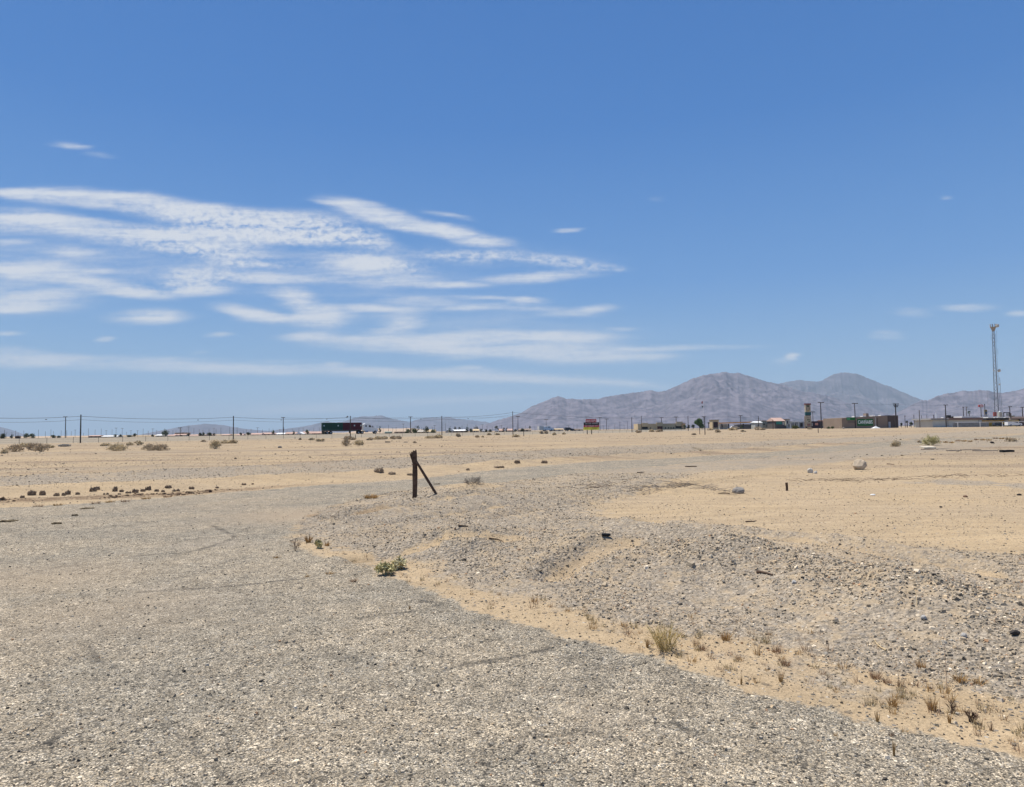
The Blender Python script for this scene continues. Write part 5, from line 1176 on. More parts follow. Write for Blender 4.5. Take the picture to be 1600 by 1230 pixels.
HS = [ # px0 px1 eave ridge Y wall roof ridgeaxis label
 (138,155,681.5,680.2,480,c_brn,c_salm,'x',"low brown house with white gable edge, leftmost roof past the first tall pole"),
 (159,184,682.2,680.7,470,c_crm,c_wht,'x',"long pale low roof right of the leftmost brown house"),
 (243,257,680.5,679,480,c_crm,c_wht,'x',"small white-roofed house left of the round green tree"),
 (262,272,681,679.2,470,c_crm,c_salm,'x',"low house with salmon roof at the foot of the two-storey house, left"),
 (270,290,679.8,678.1,500,c_crm,c_salm,'x',"salmon-roofed lower wing of the two-storey house"),
 (296,313,681,679.3,480,c_crm,c_salm,'x',"low salmon roof between the two-storey house and the dark trees"),
 (319,333,680.5,678,520,c_crm,c_salm,'y',"pale gabled house behind the dark bushes left of the second pole"),
 (346,358,680,678.5,480,c_crm,c_salm,'x',"small salmon roof just left of the second pole"),
 (369,379,680,678,480,c_wht,c_salm,'x',"white-walled salmon house right of the second pole"),
 (391,408,679.2,676.7,470,c_crm,c_salm,'x',"wide salmon roof halfway from the second pole to the crossarm pole"),
 (409,425,678.3,676,500,c_crm,c_salm,'x',"salmon hipped house left of the crossarm pole"),
 (424,431,678.5,676.5,480,c_crm,c_salm,'y',"little salmon gable next to the hipped house"),
 (432,445,678.3,676.4,480,c_wht,c_wht,'x',"white-roofed house behind the crossarm pole"),
 (446,463,678,675.3,480,c_crm,c_salm,'x',"large salmon roof right of the crossarm pole"),
 (463,472,678,675,470,c_wht,c_wht,'y',"bright white gable left of the truck"),
 (472,486,677.5,674.2,500,c_crm,c_salm,'x',"salmon roof behind the bush line left of the truck"),
 (487,504,677.2,674.2,480,c_brn,c_salm,'x',"salmon roof over brown wall at the rear of the truck"),
 (504,514,677,673.5,520,c_crm,c_salm,'x',"salmon roof touching the truck's tail"),
 (601,610,675.6,674.4,450,mat("teal_wall",(.10,.13,.12),.9),mat("teal_roof",(.14,.2,.18),.8),'x',"low teal shed right of the truck cab"),
 (616,632,675.2,674.2,450,c_brn,mat("brown_roof",(.20,.15,.11),.9),'x',"low brown wall shed left of the green tree"),
 (651,664,675,672.3,430,c_tan,mat("tan_roof",(.40,.36,.30),.9),'x',"tan-roofed house between the two dark green trees"),
 (664,680,674.8,671.2,520,c_crm,c_tan,'x',"broad tan house behind the leaning dark tree"),
 (696,701,673.6,671,430,c_wht,c_wht,'y',"tiny white gable left of the small round tree"),
 (704,709,673.6,670.3,430,c_wht,c_wht,'y',"white gable right of the small round tree"),
 (708,728,673.3,671.3,430,c_brn,c_wht,'x',"long brown house with thin white roof"),
 (739,748,673,670.5,430,c_crm,c_tan,'x',"cream house right of the dark twin trees"),
 (753,757,673.3,671.5,420,c_wht,c_wht,'y',"tiny white shed between dark bushes"),
 (773,779,673.2,670.7,420,c_wht,c_wht,'y',"small white house under a dark tree near the tall thin pole"),
 (779,787,673,670.2,440,c_crm,c_salm,'x',"salmon-roofed house between two dark trees near the tall thin pole"),
 (793,801,672.6,670,430,c_crm,c_salm,'x',"pinkish house just left of the tall thin pole"),
 (810,830,671.8,669.8,440,c_crm,c_brn,'x',"low brown-roofed house right of the tall thin pole"),
 (861,880,671,669.8,430,c_crm,c_tan,'x',"low cream building between the white truck and the black car"),
 (893,911,671,670,450,c_crm,c_brn,'x',"low far building between the black car and the billboard")]
for (p0_, p1_, ye, yr, Y, wm_, rm, ax, lb) in HS:
    dd = (p1_ - p0_) * Y / 1100
    building("house", p0_, p1_, ye, Y, max(6, dd * .6), wm_, lb, "house", 'gable', rm, yr, wins=((p0_ + (p1_-p0_)*.2, p0_ + (p1_-p0_)*.35, ye + .5, ye + 2, c_dk), (p0_ + (p1_-p0_)*.6, p0_ + (p1_-p0_)*.75, ye + .5, ye + 2, c_dk)), ridge=ax)
building("house", 273, 289, 676.3, 530, 9, c_brn, "two-storey brown house with a flat white roof behind a dark pole", "house", 'flat', c_wht, wins=((275,280,677,678.5,c_dk),(283,287,677,678.5,c_dk)))
# strip mall
building("strip_mall", 996.5, 1066, 662, 410, 14, c_tan, "long tan strip mall with flat parapets and dark entrances", "building", None, None,
    wins=((1003,1012,667,670.5,c_dk),(1004,1011,663,664.2,c_brn),(1027,1035,665,671,mat("dark_red",(.09,.03,.03),.8)),(1015.5,1017,668,670,c_dk),(1039,1040.5,667.5,670,c_dk),(1043.5,1045,667.5,670,c_dk),(1047.5,1049,667.5,670,c_dk),(1051.5,1053,667.5,670,c_dk),(1055.5,1066,664.5,669,c_dk)),
    parapet=((1003,1012.5,661),(1025.5,1035.5,660.3),(1056.5,1066.5,659)))
st_ = building("corner_shop", 1065.5, 1071, 662.5, 409, 8, mat("peach_stucco", (.62,.40,.22), .9), "peach-orange shop front corner at the right end of the strip mall", "building", 'gable', mat("dark_roof", (.07,.05,.045), .8), 660.5)
building("gateway_building", 1113, 1123, 656.6, 400, 6, c_tan, "tall tan gateway building with a large dark opening", "building", 'flat', mat("brown_cap", (.22,.17,.12), .9), wins=((1114.5,1121.5,659.5,668.3,mat("dark_door",(.045,.025,.028),.8)),))
cr = at(1150, 661, 415); cz = FZ(cr.x, 415)
can = thing("canopy", (cr.x, 415, cz), "long orange and tan canopy on dark columns, gas station", "canopy")
xl, xr_ = at(1123.5, 661, 415).x - cr.x, at(1179, 659, 415).x - cr.x; zl, zr2 = at(1123.5, 660.8, 415).z - cz, at(1179, 658.8, 415).z - cz
MB().add([(xl,0,zl-.55),(xr_,0,zr2-.62),(xr_,8,zr2-.62),(xl,8,zl-.55),(xl,0,zl+.15),(xr_,0,zr2),(xr_,8,zr2),(xl,8,zl+.15)], [(0,3,2,1),(4,5,6,7),(0,1,5,4),(1,2,6,5),(2,3,7,6),(3,0,4,7)]).build("roof", mat("orange_band", (.72,.33,.09), .8, var=.25, scale=.4), can)
for px in (1128.5, 1139, 1162, 1174.5): xx = at(px, 662, 415).x - cr.x; MB().box(xx-.3, xx+.3, .5, 1.1, -.2, 3.2).build("column", mat("column_dark", (.05,.05,.06), .7), can)
building("white_shop", 1124, 1137, 663.5, 422, 6, c_wht, "white shop wall under the left of the canopy", "building", 'flat', c_wht, wins=((1128,1129,665,669,c_dk),))
building("dark_shop", 1152, 1178, 663.8, 426, 6, mat("slate_wall", (.12,.13,.16), .8, var=.3, scale=.5), "dark slate shop front under the right of the canopy", "building", 'flat', c_brn)
building("grey_shed", 1180, 1190.5, 660.5, 405, 7, c_gry, "small grey shed with a white and red roof right of the canopy", "shed", 'gable', c_wht, 658.3, doors=((1184,1185.5,664,c_dk),))
building("grey_building", 1190.8, 1206, 657.8, 415, 10, mat("sage_wall", (.33,.34,.28), .9, var=.1), "sage grey block building left of the restaurant", "building", 'flat', mat("rust_cap", (.30,.22,.13), .9), wins=((1197.5,1205,664.5,666.5,c_dk),(1192.5,1195,662,664,c_dk)))
rst = building("restaurant", 1210.5, 1226, 658, 400, 12, mat("rest_wall", (.10,.09,.085), .9, var=.3), "dark restaurant with salmon gable roof and teal sign", "building", 'gable', c_salm, 652.6, wins=((1222.5,1225,659,664,c_gry),))
a_ = at(1217, 661, 400) - rst.location; MB().box(a_.x - 1.6, a_.x + 1.6, -.35, -.15, a_.z - .8, a_.z + .9).build("sign_panel", mat("teal_sign", (.03,.20,.16), .6), rst)
building("grey_building", 1228, 1234, 655.5, 402, 8, c_gry, "narrow grey building attached right of the restaurant", "building", 'flat', c_brn, wins=((1229.5,1231,658,662,c_dk),(1231.8,1233.2,663,667,c_dk)))
gs = at(1246, 658, 405); gz = FZ(gs.x, 405); gas = thing("gas_canopy", (gs.x, 405, gz), "flat white canopy on white columns left of the pylon sign", "canopy")
MB().box(-4.6, 4.6, 0, 8, at(1246,659,405).z - gz - .3, at(1246,657.6,405).z - gz).build("roof", c_wht, gas)
for xx in (-3.6, -1.5, .8, 3.6): MB().box(xx-.18, xx+.18, .4, .8, -.2, at(1246,659,405).z - gz - .303).build("column", mat("column_white", (.6,.6,.6), .7), gas)
building("gas_kiosk", 1236, 1257, 659.5, 415, 8, mat("kiosk_wall", (.30,.33,.37), .8, var=.3, scale=.4), "bluish grey kiosk behind the white canopy columns", "building", 'flat', c_dk, wins=((1240,1243,662,667,c_dk),(1250,1254,661,667,c_dk)))
building("dark_shop", 1267.5, 1285, 659, 398, 8, mat("maroon_dark", (.045,.03,.045), .8, var=.3, scale=.4), "very dark maroon shop right of the pylon sign", "building", 'flat', mat("navy_cap", (.03,.03,.07), .8), wins=((1273.5,1278,661,664.5,mat("salmon_panel", (.55,.27,.20), .7)),(1268.5,1269.5,661,666,c_gry)))
building("brown_shop", 1285.3, 1316, 659.5, 408, 10, mat("tan_brick", (.33,.25,.18), .9, var=.1), "low brown-roofed shop left of the dispensary", "building", 'gable', mat("brown_tile", (.16,.085,.055), .9), 656.2, wins=((1292,1302,661,666,c_wht),(1306,1309,661,667,mat("olive_panel",(.2,.22,.1),.8)),(1310.5,1313,661,666.5,c_gry)))
# dispensary
Yd = 300; dz0 = FZ(at(1360, 668, Yd).x, Yd)
A0 = at(1315.8, 669.5, Yd); B0 = at(1386.5, 650, Yd); 
disp = thing("dispensary", (A0.x, Yd, dz0), "wide brown windowless store with green sign and white rooftop units", "building")
wB = B0.x - A0.x; hL = at(1316, 653.3, Yd).z - dz0; hR = at(1386.5, 649.4, Yd).z - dz0
c_disp = mat("taupe_block", (.25,.19,.145), .9, var=.10, scale=.25); c_dis2 = mat("taupe_dark", (.12,.09,.078), .9, var=.1)
n = 1
MB().add([(0,0,-.5),(wB,0,-.5),(wB,18,-.5),(0,18,-.5),(0,0,hL),(wB,0,hR),(wB,18,hR),(0,18,hL)], [(0,3,2,1),(4,5,6,7),(0,1,5,4),(1,2,6,5),(2,3,7,6),(3,0,4,7)]).build("wall", c_disp, disp)
w2x = at(1406.5, 650, Yd).x - A0.x; MB().box(wB + .003, w2x, 1.6, 18, -.5, hR + .05).build("annex", c_dis2, disp)
dx = at(1392.7, 660, Yd).x - A0.x; MB().box(dx - .45, dx + .45, 1.45, 1.6, -.2, 2.6).build("door", mat("grey_door", (.42,.43,.46), .6), disp)
def panel(p0_, p1_, y0_, y1_, m, nm, par, org, Y, d0=-.14, d1=-.003, prop=None):
    pm_ = (p0_ + p1_) / 2
    return MB().box(at(p0_, y0_, Y).x - org.x, at(p1_, y0_, Y).x - org.x, d0, d1, at(pm_, y1_, Y).z - org.z, at(pm_, y0_, Y).z - org.z).build(nm, m, par)
org = disp.location
grn = mat("sign_green", (.018,.135,.032), .7); grn2 = mat("sign_lightgreen", (.08,.34,.16), .7)
sg = panel(1339, 1364, 654.8, 665.5, grn, "sign_panel", disp, org, Yd); sg['label'] = "large green sign reading CANNABIS"
fb = panel(1322.5, 1336.4, 652.2, 656.8, grn, "sign_band", disp, org, Yd); panel(1323, 1328, 653.6, 656.2, grn2, "sign_patch", fb, org, Yd, -.17, -.145)
panel(1324.5, 1335.5, 657.5, 661, mat("taupe_mid", (.17,.13,.11), .9), "faded_panel", disp, org, Yd, -.03)
def text(body, px0, px1, yc, hpx, m, par, org, Y, dy, bold=.006):
    cu = bpy.data.curves.new("lettering", 'FONT'); cu.body = body; cu.align_x = 'CENTER'; cu.align_y = 'CENTER'; cu.size = 1; cu.extrude = .02; cu.offset = bold
    t = bpy.data.objects.new("lettering", cu); C.objects.link(t); bpy.context.view_layer.update()
    me = bpy.data.meshes.new_from_object(t.evaluated_get(bpy.context.evaluated_depsgraph_get())); C.objects.unlink(t); bpy.data.objects.remove(t)
    me.materials.clear(); me.materials.append(m); me.name = "lettering"
    o = bpy.data.objects.new("lettering", me); C.objects.link(o); o.parent = par
    xs = [v.co.x for v in me.vertices]; ys = [v.co.y for v in me.vertices]
    k_ = Y / 1100; sx_ = (px1 - px0) * k_ / (max(xs) - min(xs)); sy_ = hpx * k_ / (max(ys) - min(ys))
    c = at((px0 + px1) / 2, yc, Y) - org; o.scale = (sx_, sy_, 1); o.rotation_euler = (R(90), 0, 0); o.location = (c.x, dy, c.z); return o
ltr = mat("sign_letters", (.9,.92,.9), .6)
text("CANNABIS", 1340.3, 1363, 659.9, 5.6, ltr, sg, org, Yd, -.17, .012)
lf = MB()
def leaf(px, py, r, up=1):
    c = at(px, py, Yd) - org
    for a in (-70, -35, 0, 35, 70):
        l_ = r * (1.0 if a == 0 else (.85 if abs(a) == 35 else .6)); d = Vector((math.sin(R(a)), 0, math.cos(R(a)) * up)); p = Vector((-d.z, 0, d.x)) * l_ * .16
        lf.add([(c.x, -.19, c.z), tuple(Vector((c.x, -.19, c.z)) + d * l_ * .5 + p), tuple(Vector((c.x, -.19, c.z)) + d * l_), tuple(Vector((c.x, -.19, c.z)) + d * l_ * .5 - p)], [(0, 1, 2, 3)])
leaf(1351.8, 657.0, .42); leaf(1352, 663.2, .25); lf.build("leaf_emblem", ltr, sg)
MB().tube([(at(1367.5,655,Yd).x-org.x,-.08,-.2),(at(1367.5,655,Yd).x-org.x,-.08,4.6)], .07, 5).build("drainpipe", c_wht, disp)
MB().box(at(1370,655,Yd).x-org.x, at(1371.5,655,Yd).x-org.x, -.06, -.002, -.2, 4.4).build("pilaster", c_dis2, disp)
for (p0_, p1_, yt, m, nm) in ((1338.5,1344.5,650,c_wht,"roof_unit"),(1352,1357,650,c_wht,"roof_unit"),(1357,1361,645.8,c_brn,"roof_vent"),(1367.5,1369,649.3,c_wht,"roof_unit"),(1370.5,1375,648.9,c_wht,"roof_unit"),(1380.5,1395,648.2,c_wht,"roof_unit")):
    x0_, x1_ = at(p0_, 650, Yd).x - org.x, at(p1_, 650, Yd).x - org.x; MB().box(x0_, x1_, 2, 4.5, hL * .9, at(p0_, yt, Yd).z - org.z).build(nm, m, disp)
dm = GPZ(1368, 669.5); o = MB().add([(-2.2,0,0),(-1,-.8,0),(1.2,-.8,0),(2.3,0,0),(0,1.0,0),(-.3,0,.75),(.2,.1,1.0),(-1.2,.05,.3),(1.1,0,.4)], [(0,1,7),(1,5,7),(1,2,8,6,5),(2,3,8),(3,4,6,8),(4,0,7,5,6)]).build("sand_heap", c_wht, loc=at(1368, 669, 285).xy.to_3d() + Vector((0,0,FZ(at(1368,669,285).x,285)-.05))); tag(o, "small white heap piled before the dispensary wall", "heap")
pole(1313, 665.5, 671, 290, 1.4, c_tan, "short pale bollard at the left corner of the dispensary", name="bollard", cat="bollard")

# pylon sign
Yp = 330; po = at(1262, 668, Yp); pz = FZ(po.x, Yp); pyl = thing("pylon_sign", (po.x, Yp, pz), "tall tan pylon sign with stacked panels, teal band and red cap", "sign"); org = pyl.location
c_py = mat("pylon_tan", (.46,.40,.29), .85, var=.1)
def pan(p0_, p1_, y0_, y1_, m, nm, d0=-.5, d1=.5): return MB().box(at(p0_,650,Yp).x-org.x, at(p1_,650,Yp).x-org.x, d0, d1, at(1262,y1_,Yp).z-org.z, at(1262,y0_,Yp).z-org.z).build(nm, m, pyl)
pan(1258.2, 1266.3, 632.5, 644, c_py, "upper_panel"); pan(1258.3, 1266.6, 644.1, 649, mat("teal_band", (.015,.09,.10), .6), "teal_band", -.55, .5); pan(1257.7, 1266.8, 650, 666.5, c_py, "lower_panel", -.5, .45)
pan(1257.6, 1266.9, 630.6, 632.4, mat("cap_red", (.20,.05,.05), .8), "cap", -.6, .6); pan(1258.5, 1266, 649.05, 649.95, c_brn, "gap_panel", -.4, .4)
for (a, b_, c, d, m) in ((1259.5,1264.5,633,634.2,c_dk),(1260,1264.5,634.8,636.2,mat("dk_green",(.04,.07,.04),.8)),(1259.3,1261,636.6,641,c_brn),(1263,1264.8,636.6,641,c_brn),(1260.5,1263.6,641.4,642.8,mat("gold_panel",(.45,.33,.12),.8)),(1259.5,1264,652.5,653.6,c_brn),(1260,1264.4,655.5,656.8,MATS["dk_green"]),(1262,1265,658,659.2,MATS["dk_green"]),(1259.3,1265.5,660.8,661.8,c_brn),(1260,1265.3,662.6,665.5,mat("faded_red",(.25,.13,.12),.8))):
    pan(a, b_, c, d, m, "sign_stripe", -.56, -.503)
MB().box(at(1257.2,650,Yp).x-org.x-.12, at(1257.2,650,Yp).x-org.x+.12, -.2, .2, -.3, at(1257,650,Yp).z-org.z).build("post", c_brn, pyl); MB().box(at(1266.2,650,Yp).x-org.x-.12, at(1266.2,650,Yp).x-org.x+.12, -.2, .2, -.3, 1.2).build("post", c_brn, pyl)
pole(1208, 656, 670, 360, 1.2, mat("red_brown_post", (.09,.035,.035), .8), "dark red sign post left of the restaurant", name="sign_post", cat="post")

# billboard by the highway
Yb = 232; bo = at(924, 676, Yb); bz = FZ(bo.x, Yb); bil = thing("billboard", (bo.x, Yb, bz), "red, black and yellow stepped billboard on two posts beside the highway", "billboard"); org = bil.location
def bpan(p0_, p1_, y0_, y1_, m, nm, d0, d1, par=None): 
    pm_ = (p0_+p1_)/2
    return MB().box(at(p0_,662,Yb).x-org.x, at(p1_,662,Yb).x-org.x, d0, d1, at(pm_,y1_,Yb).z-org.z, at(pm_,y0_,Yb).z-org.z).build(nm, m, par or bil)
b_red = mat("board_red", (.50,.035,.05), .7); b_blk = mat("board_black", (.02,.018,.022), .7); b_yel = mat("board_yellow", (.80,.78,.10), .7); b_wht = mat("board_white", (.72,.62,.62), .7); b_gr = mat("board_grey", (.42,.42,.40), .7)
t1 = bpan(915.3, 931.8, 655, 659.9, b_red, "top_panel", -.1, .1); t2 = bpan(911.9, 936, 660, 664.6, b_blk, "black_panel", -.1, .1); t3 = bpan(911.9, 936, 664.65, 667.6, b_red, "red_panel", -.1, .1); t4 = bpan(911.3, 936, 667.65, 671.8, b_yel, "yellow_panel", -.1, .1)
def strokes(par, p0_, p1_, y0_, y1_, m, n, seed):
    rs = random.Random(seed); mb = MB(); w = (p1_ - p0_) / n; X = lambda p: at(p, 662, Yb).x - org.x; Zq = lambda y: at((p0_+p1_)/2, y, Yb).z - org.z
    for i in range(n):
        a = p0_ + i * w + w * .12; b_ = a + w * .72; z1, z0 = Zq(y0_), Zq(y1_); t = (X(b_) - X(a)) * .3; h = z1 - z0
        mb.box(X(a), X(a) + t, -.16, -.13, z0, z1)
        k_ = rs.randrange(3)
        if k_ != 1: mb.box(X(b_) - t, X(b_), -.16, -.13, z0, z1)
        if k_ != 0: mb.box(X(a), X(b_), -.165, -.135, z1 - h * .22, z1)
        mb.box(X(a), X(b_), -.163, -.133, z0 + h * (.4 if k_ else 0), z0 + h * (.4 if k_ else 0) + h * .2)
    mb.build("lettering", m, par)
strokes(t1, 916, 922.8, 656.3, 659.6, b_wht, 5, 1); strokes(t1, 923.8, 930.8, 655.8, 659, b_wht, 5, 2)
strokes(t2, 914, 918, 661.3, 663, b_gr, 3, 3); strokes(t2, 919.3, 923.8, 660.8, 663, b_gr, 4, 4); strokes(t2, 925.3, 934.2, 660.5, 663, b_gr, 8, 5)
strokes(t3, 914, 918, 665, 666.9, b_wht, 4, 6); strokes(t3, 919.2, 928, 664.9, 666.7, b_wht, 9, 7); strokes(t3, 929.2, 934, 664.8, 666.3, b_wht, 4, 8)
olv = mat("board_olive", (.20,.19,.03), .7); strokes(t4, 913, 919, 668.9, 669.6, olv, 7, 9); strokes(t4, 925, 934.5, 668.1, 668.9, olv, 10, 10); strokes(t4, 922, 932.5, 670, 670.8, olv, 8, 11)
for px in (917.4, 924.4): xx = at(px, 662, Yb).x - org.x; MB().box(xx-.12, xx+.12, .103, .32, -.4, 3.0).build("post", b_blk, bil)

# right-hand cluster
lb_ = building("long_building", 1457, 1533, 656, 310, 14, c_pale, "long low pale building with a thin brown fascia at the right", "building", None)
org = lb_.location
def lp(p0_, p1_, y0_, y1_, m, nm, d0, d1): 
    pm_ = (p0_+p1_)/2; return MB().box(at(p0_,656,310).x-org.x, at(p1_,656,310).x-org.x, d0, d1, at(pm_,y1_,310).z-org.z, at(pm_,y0_,310).z-org.z).build(nm, m, lb_)
lp(1453, 1481, 653.8, 655.9, mat("fascia_grey", (.35,.34,.33), .8), "roof", -.8, 14.3); lp(1481.1, 1535, 652.7, 656.3, mat("fascia_brown", (.24,.16,.13), .85), "roof", -.5, 14.2); lp(1503, 1527, 650.6, 652.65, c_wht, "roof_sheet", -.2, 8); lp(1480.6, 1480.9, 656, 666.5, c_brn, "pilaster", -.1, -.003); lp(1528.5, 1533, 656.4, 664, c_gry, "corner_bay", -.3, -.003)
for px, yt in ((1469.6, 644.5), (1466, 648)): xx = at(px, 656, 310).x - org.x; MB().box(xx-.12, xx+.12, 3, 3.24, 2.5, at(px, yt, 310).z-org.z).build("roof_pipe", c_wht if px > 1467 else c_dk, lb_)
for (a, b_, y0_, m) in ((1490,1495,648.5,c_dk),(1483,1487,651.5,c_wht),(1497,1499,650.5,c_dk)): xx, x2 = at(a,656,310).x-org.x, at(b_,656,310).x-org.x; MB().box(xx, x2, 4, 6, 3, at(a, y0_, 310).z-org.z).build("roof_unit", m, lb_)
gf = at(1510, 662, 296); gfz = FZ(gf.x, 296); gfe = thing("grey_fence", (gf.x, 296, gfz), "grey mesh fence before the long pale building", "fence")
MB().box(at(1488.5,662,296).x-gf.x, at(1545,662,296).x-gf.x, 0, .06, -.2, at(1516,660.5,296).z-gfz).build("panel", mat("mesh_grey", (.24,.24,.23), .9, var=.2, scale=1), gfe)
for i in range(9): xx = at(1488.5+i*7, 662, 296).x-gf.x; MB().box(xx-.05, xx+.05, -.06, -.003, -.2, at(1516,660,296).z-gfz).build("post", metal_g, gfe)
rp0 = at(1493, 659.6, 285); rz0 = FZ(rp0.x, 285); gate = thing("barrier_rail", (rp0.x, 285, rz0), "long thin white horizontal rail in front of the buildings at the right edge", "rail")
x1_ = at(1640, 659, 285).x - rp0.x; MB().box(0, x1_, -.07, .07, at(1550,659.8,285).z-rz0, at(1550,659.1,285).z-rz0).build("rail", white_p, gate)
for i in range(5): xx = 1 + i * (x1_ - 2) / 4; MB().box(xx-.06, xx+.06, .075, .2, -.3, at(1550,659.2,285).z-rz0).build("post", white_p, gate)
mst = building("mustard_building", 1540, 1592, 656.5, 318, 9, mat("mustard_wall", (.42,.27,.06), .9, var=.2, scale=.3), "mustard brown shop under a white strip roof at the right", "building", None, wins=((1554,1565,660.5,665,c_dk),(1567,1574,657.5,659.5,c_dk)))
org = mst.location
for (p0_, p1_, yt, ybt) in ((1539,1547,651.5,653.2),(1549,1553,652,653.2),(1554,1563,651.6,653),(1566,1573,651.8,653.1)):
    MB().box(at(p0_,656,318).x-org.x, at(p1_,656,318).x-org.x, -2.2, 3, at(1555,ybt,318).z-org.z, at(1555,yt,318).z-org.z).build("awning", c_wht, mst)
MB().box(at(1539,656,318).x-org.x, at(1574,656,318).x-org.x, -1.0, 3, at(1555,656.4,318).z-org.z, at(1555,653.25,318).z-org.z).build("fascia", c_dk, mst)
building("brown_building", 1580, 1640, 653.5, 340, 9, c_brn, "brown low building at the right frame edge behind the pickup", "building", 'gable', mat("dark_tile", (.10,.07,.06), .9), 650.5, wins=((1590,1594,655,658,c_dk),))
building("red_sign_house", 1530, 1538, 655, 330, 5, c_gry, "small grey block left of the mustard shop", "building", 'flat', c_brn)
def signpost(px, y0_, y1_, wpx, ybase, Y, m, label, m2=None, legs=1, thick=.3, name="roadside_sign"):
    c = at(px, y1_, Y); z = FZ(c.x, Y); r = thing(name, (c.x, Y, z), label, "sign"); k_ = Y / 1100; w = wpx * k_ / 2
    zt, zb = at(px, y0_, Y).z - z, c.z - z
    MB().box(-w, w, -thick, thick, zb, zt).build("panel", m, r)
    if m2: MB().box(-w * .92, w * .92, -thick - .05, -thick - .003, zb + (zt - zb) * .08, zb + (zt - zb) * .5).build("lower_face", m2, r)
    for i in range(legs):
        xx = 0 if legs == 1 else (-w * .8 + i * 1.6 * w / (legs - 1)); MB().box(xx - .12, xx + .12, -.12, .12, -.3, zb - .003).build("post", mat("sign_steel", (.10,.09,.09), .7), r)
    return r
sgn = signpost(1532.5, 632.5, 636, 7, 655, 335, mat("sign_red", (.42,.08,.08), .6), "red and white round-cornered sign on a tall pole left of the lattice tower")
MB().tube([(0,-.35,sgn.children[0].data.vertices[0].co.z + .55),(.01,-.42,sgn.children[0].data.vertices[0].co.z + .55)], .8, 12).build("roundel", mat("sign_pink", (.62,.40,.42), .6), sgn)
signpost(1538.6, 631, 635, .8, 655, 340, c_dk, "narrow dark hanging sign beside the red sign", thick=.1)
signpost(1514.3, 642.5, 646.5, 3.2, 652, 345, mat("sign_dkgreen", (.06,.09,.06), .7), "small dark green round sign behind the long building roof", mat("sign_whitish", (.5,.52,.5), .7))
signpost(1540.3, 640.3, 647.5, 3.8, 652, 345, mat("sign_olive", (.22,.19,.10), .7), "narrow olive and blue pylon sign left of the lattice tower", mat("sign_blue", (.06,.12,.22), .7), legs=2)
signpost(1554.5, 644, 650.3, 4.4, 655, 325, mat("sign_brickred", (.30,.09,.08), .7), "faded red sign box at the foot of the lattice tower", None, legs=2)
bf = at(1577, 655, 330); bfz = FZ(bf.x, 330); bfr = thing("open_billboard", (bf.x, 330, bfz), "dark open billboard frame right of the lattice tower", "billboard")
k_ = .3; X_ = lambda p: at(p, 650, 330).x - bf.x; Z_ = lambda y: at(1577, y, 330).z - bfz
MB().box(X_(1568.5), X_(1578.8), 0, .4, Z_(645.3), Z_(644.2)).box(X_(1568.5), X_(1569.2), .02, .38, Z_(652), Z_(645.3)).box(X_(1577.8), X_(1578.8), .02, .38, Z_(652), Z_(645.3)).build("frame", c_dk, bfr)
MB().box(X_(1572.5), X_(1577), .1, .3, Z_(650), Z_(645.8)).build("poster", c_gry, bfr); MB().box(X_(1578.9), X_(1580.5), 0, 1.2, 0, Z_(645.5)).build("side_column", c_brn, bfr)
tk = at(1564, 650, 328); tkz = FZ(tk.x, 328); tank = thing("vent_tower", (tk.x, 328, tkz), "short grey stack with a white cap beside the lattice tower's foot", "stack")
MB().box(-.7, .7, 0, 1.4, -.3, at(1564, 644, 328).z - tkz).build("column", c_gry, tank); MB().tube([(0,.7,at(1564,644,328).z-tkz+.003),(0,.7,at(1564,643,328).z-tkz),(0,.7,at(1564,642.2,328).z-tkz)], [.55,.5,.2], 10).build("cap", c_wht, tank)

# lattice tower
Yt = 330; tb = at(1558.6, 652, Yt); tzb = FZ(tb.x, Yt); tower = thing("lattice_tower", (tb.x, Yt, tzb), "tall steel lattice communications tower with antennas on top", "tower")
ztop = at(1554.5, 514, Yt).z - tzb; lat = mat("tower_steel", (.24,.27,.31), .6, .3)
wb, wt_ = 6.3 * Yt / 1100, 2.6 * Yt / 1100
def leg_at(a, z):
    u = z / ztop; r = (wb * (1 - u) + wt_ * u) * .577; return Vector((r * math.cos(a), r * math.sin(a), z))
LA = [R(-100), R(20), R(140)]
for a in LA: MB().tube([leg_at(a, 0), leg_at(a, ztop)], [.19, .13], 6).build("leg", lat, tower)
brc = MB(); nb = 26
for i in range(nb):
    z0_, z1_ = ztop * i / nb, ztop * (i + 1) / nb
    for k_ in range(3):
        a, b_ = LA[k_], LA[(k_ + 1) % 3]
        p, q = (leg_at(a, z0_), leg_at(b_, z1_)) if i % 2 else (leg_at(b_, z0_), leg_at(a, z1_))
        brc.tube([p, q], .075, 4, cap=False); brc.tube([leg_at(a, z1_), leg_at(b_, z1_)], .045, 4, cap=False)
brc.build("bracing", lat, tower)
cabx = wb * .75; MB().tube([(cabx, -.3, 0), (cabx * .75, -.3, ztop * .45), (wt_ * .8, -.3, ztop * .95)], .06, 5).build("feed_cable", lat, tower)
MB().tube([(cabx + .9, -.2, 0), (cabx * .9 + .4, -.3, ztop * .5)], .08, 5).build("feed_cable", lat, tower)
TZ = lambda y: at(1555, y, Yt).z - tzb
ant = mat("antenna_white", (.55,.52,.46), .6)
hd = MB(); hd.tube([(0,0,TZ(517.5)),(0,0,TZ(513)),(0,0,TZ(511))], [.55, 1.0, 1.3], 8); hd.build("platform", mat("platform_tan", (.35,.30,.25), .8), tower)
for i in range(7):
    a = R(-90 + i * 51.4); x, y = 1.25 * math.cos(a), 1.25 * math.sin(a)
    MB().box(x-.14, x+.14, y-.10, y+.10, TZ(512), TZ(506.5)).build("antenna", ant if i % 2 else MATS["tower_steel"], tower)
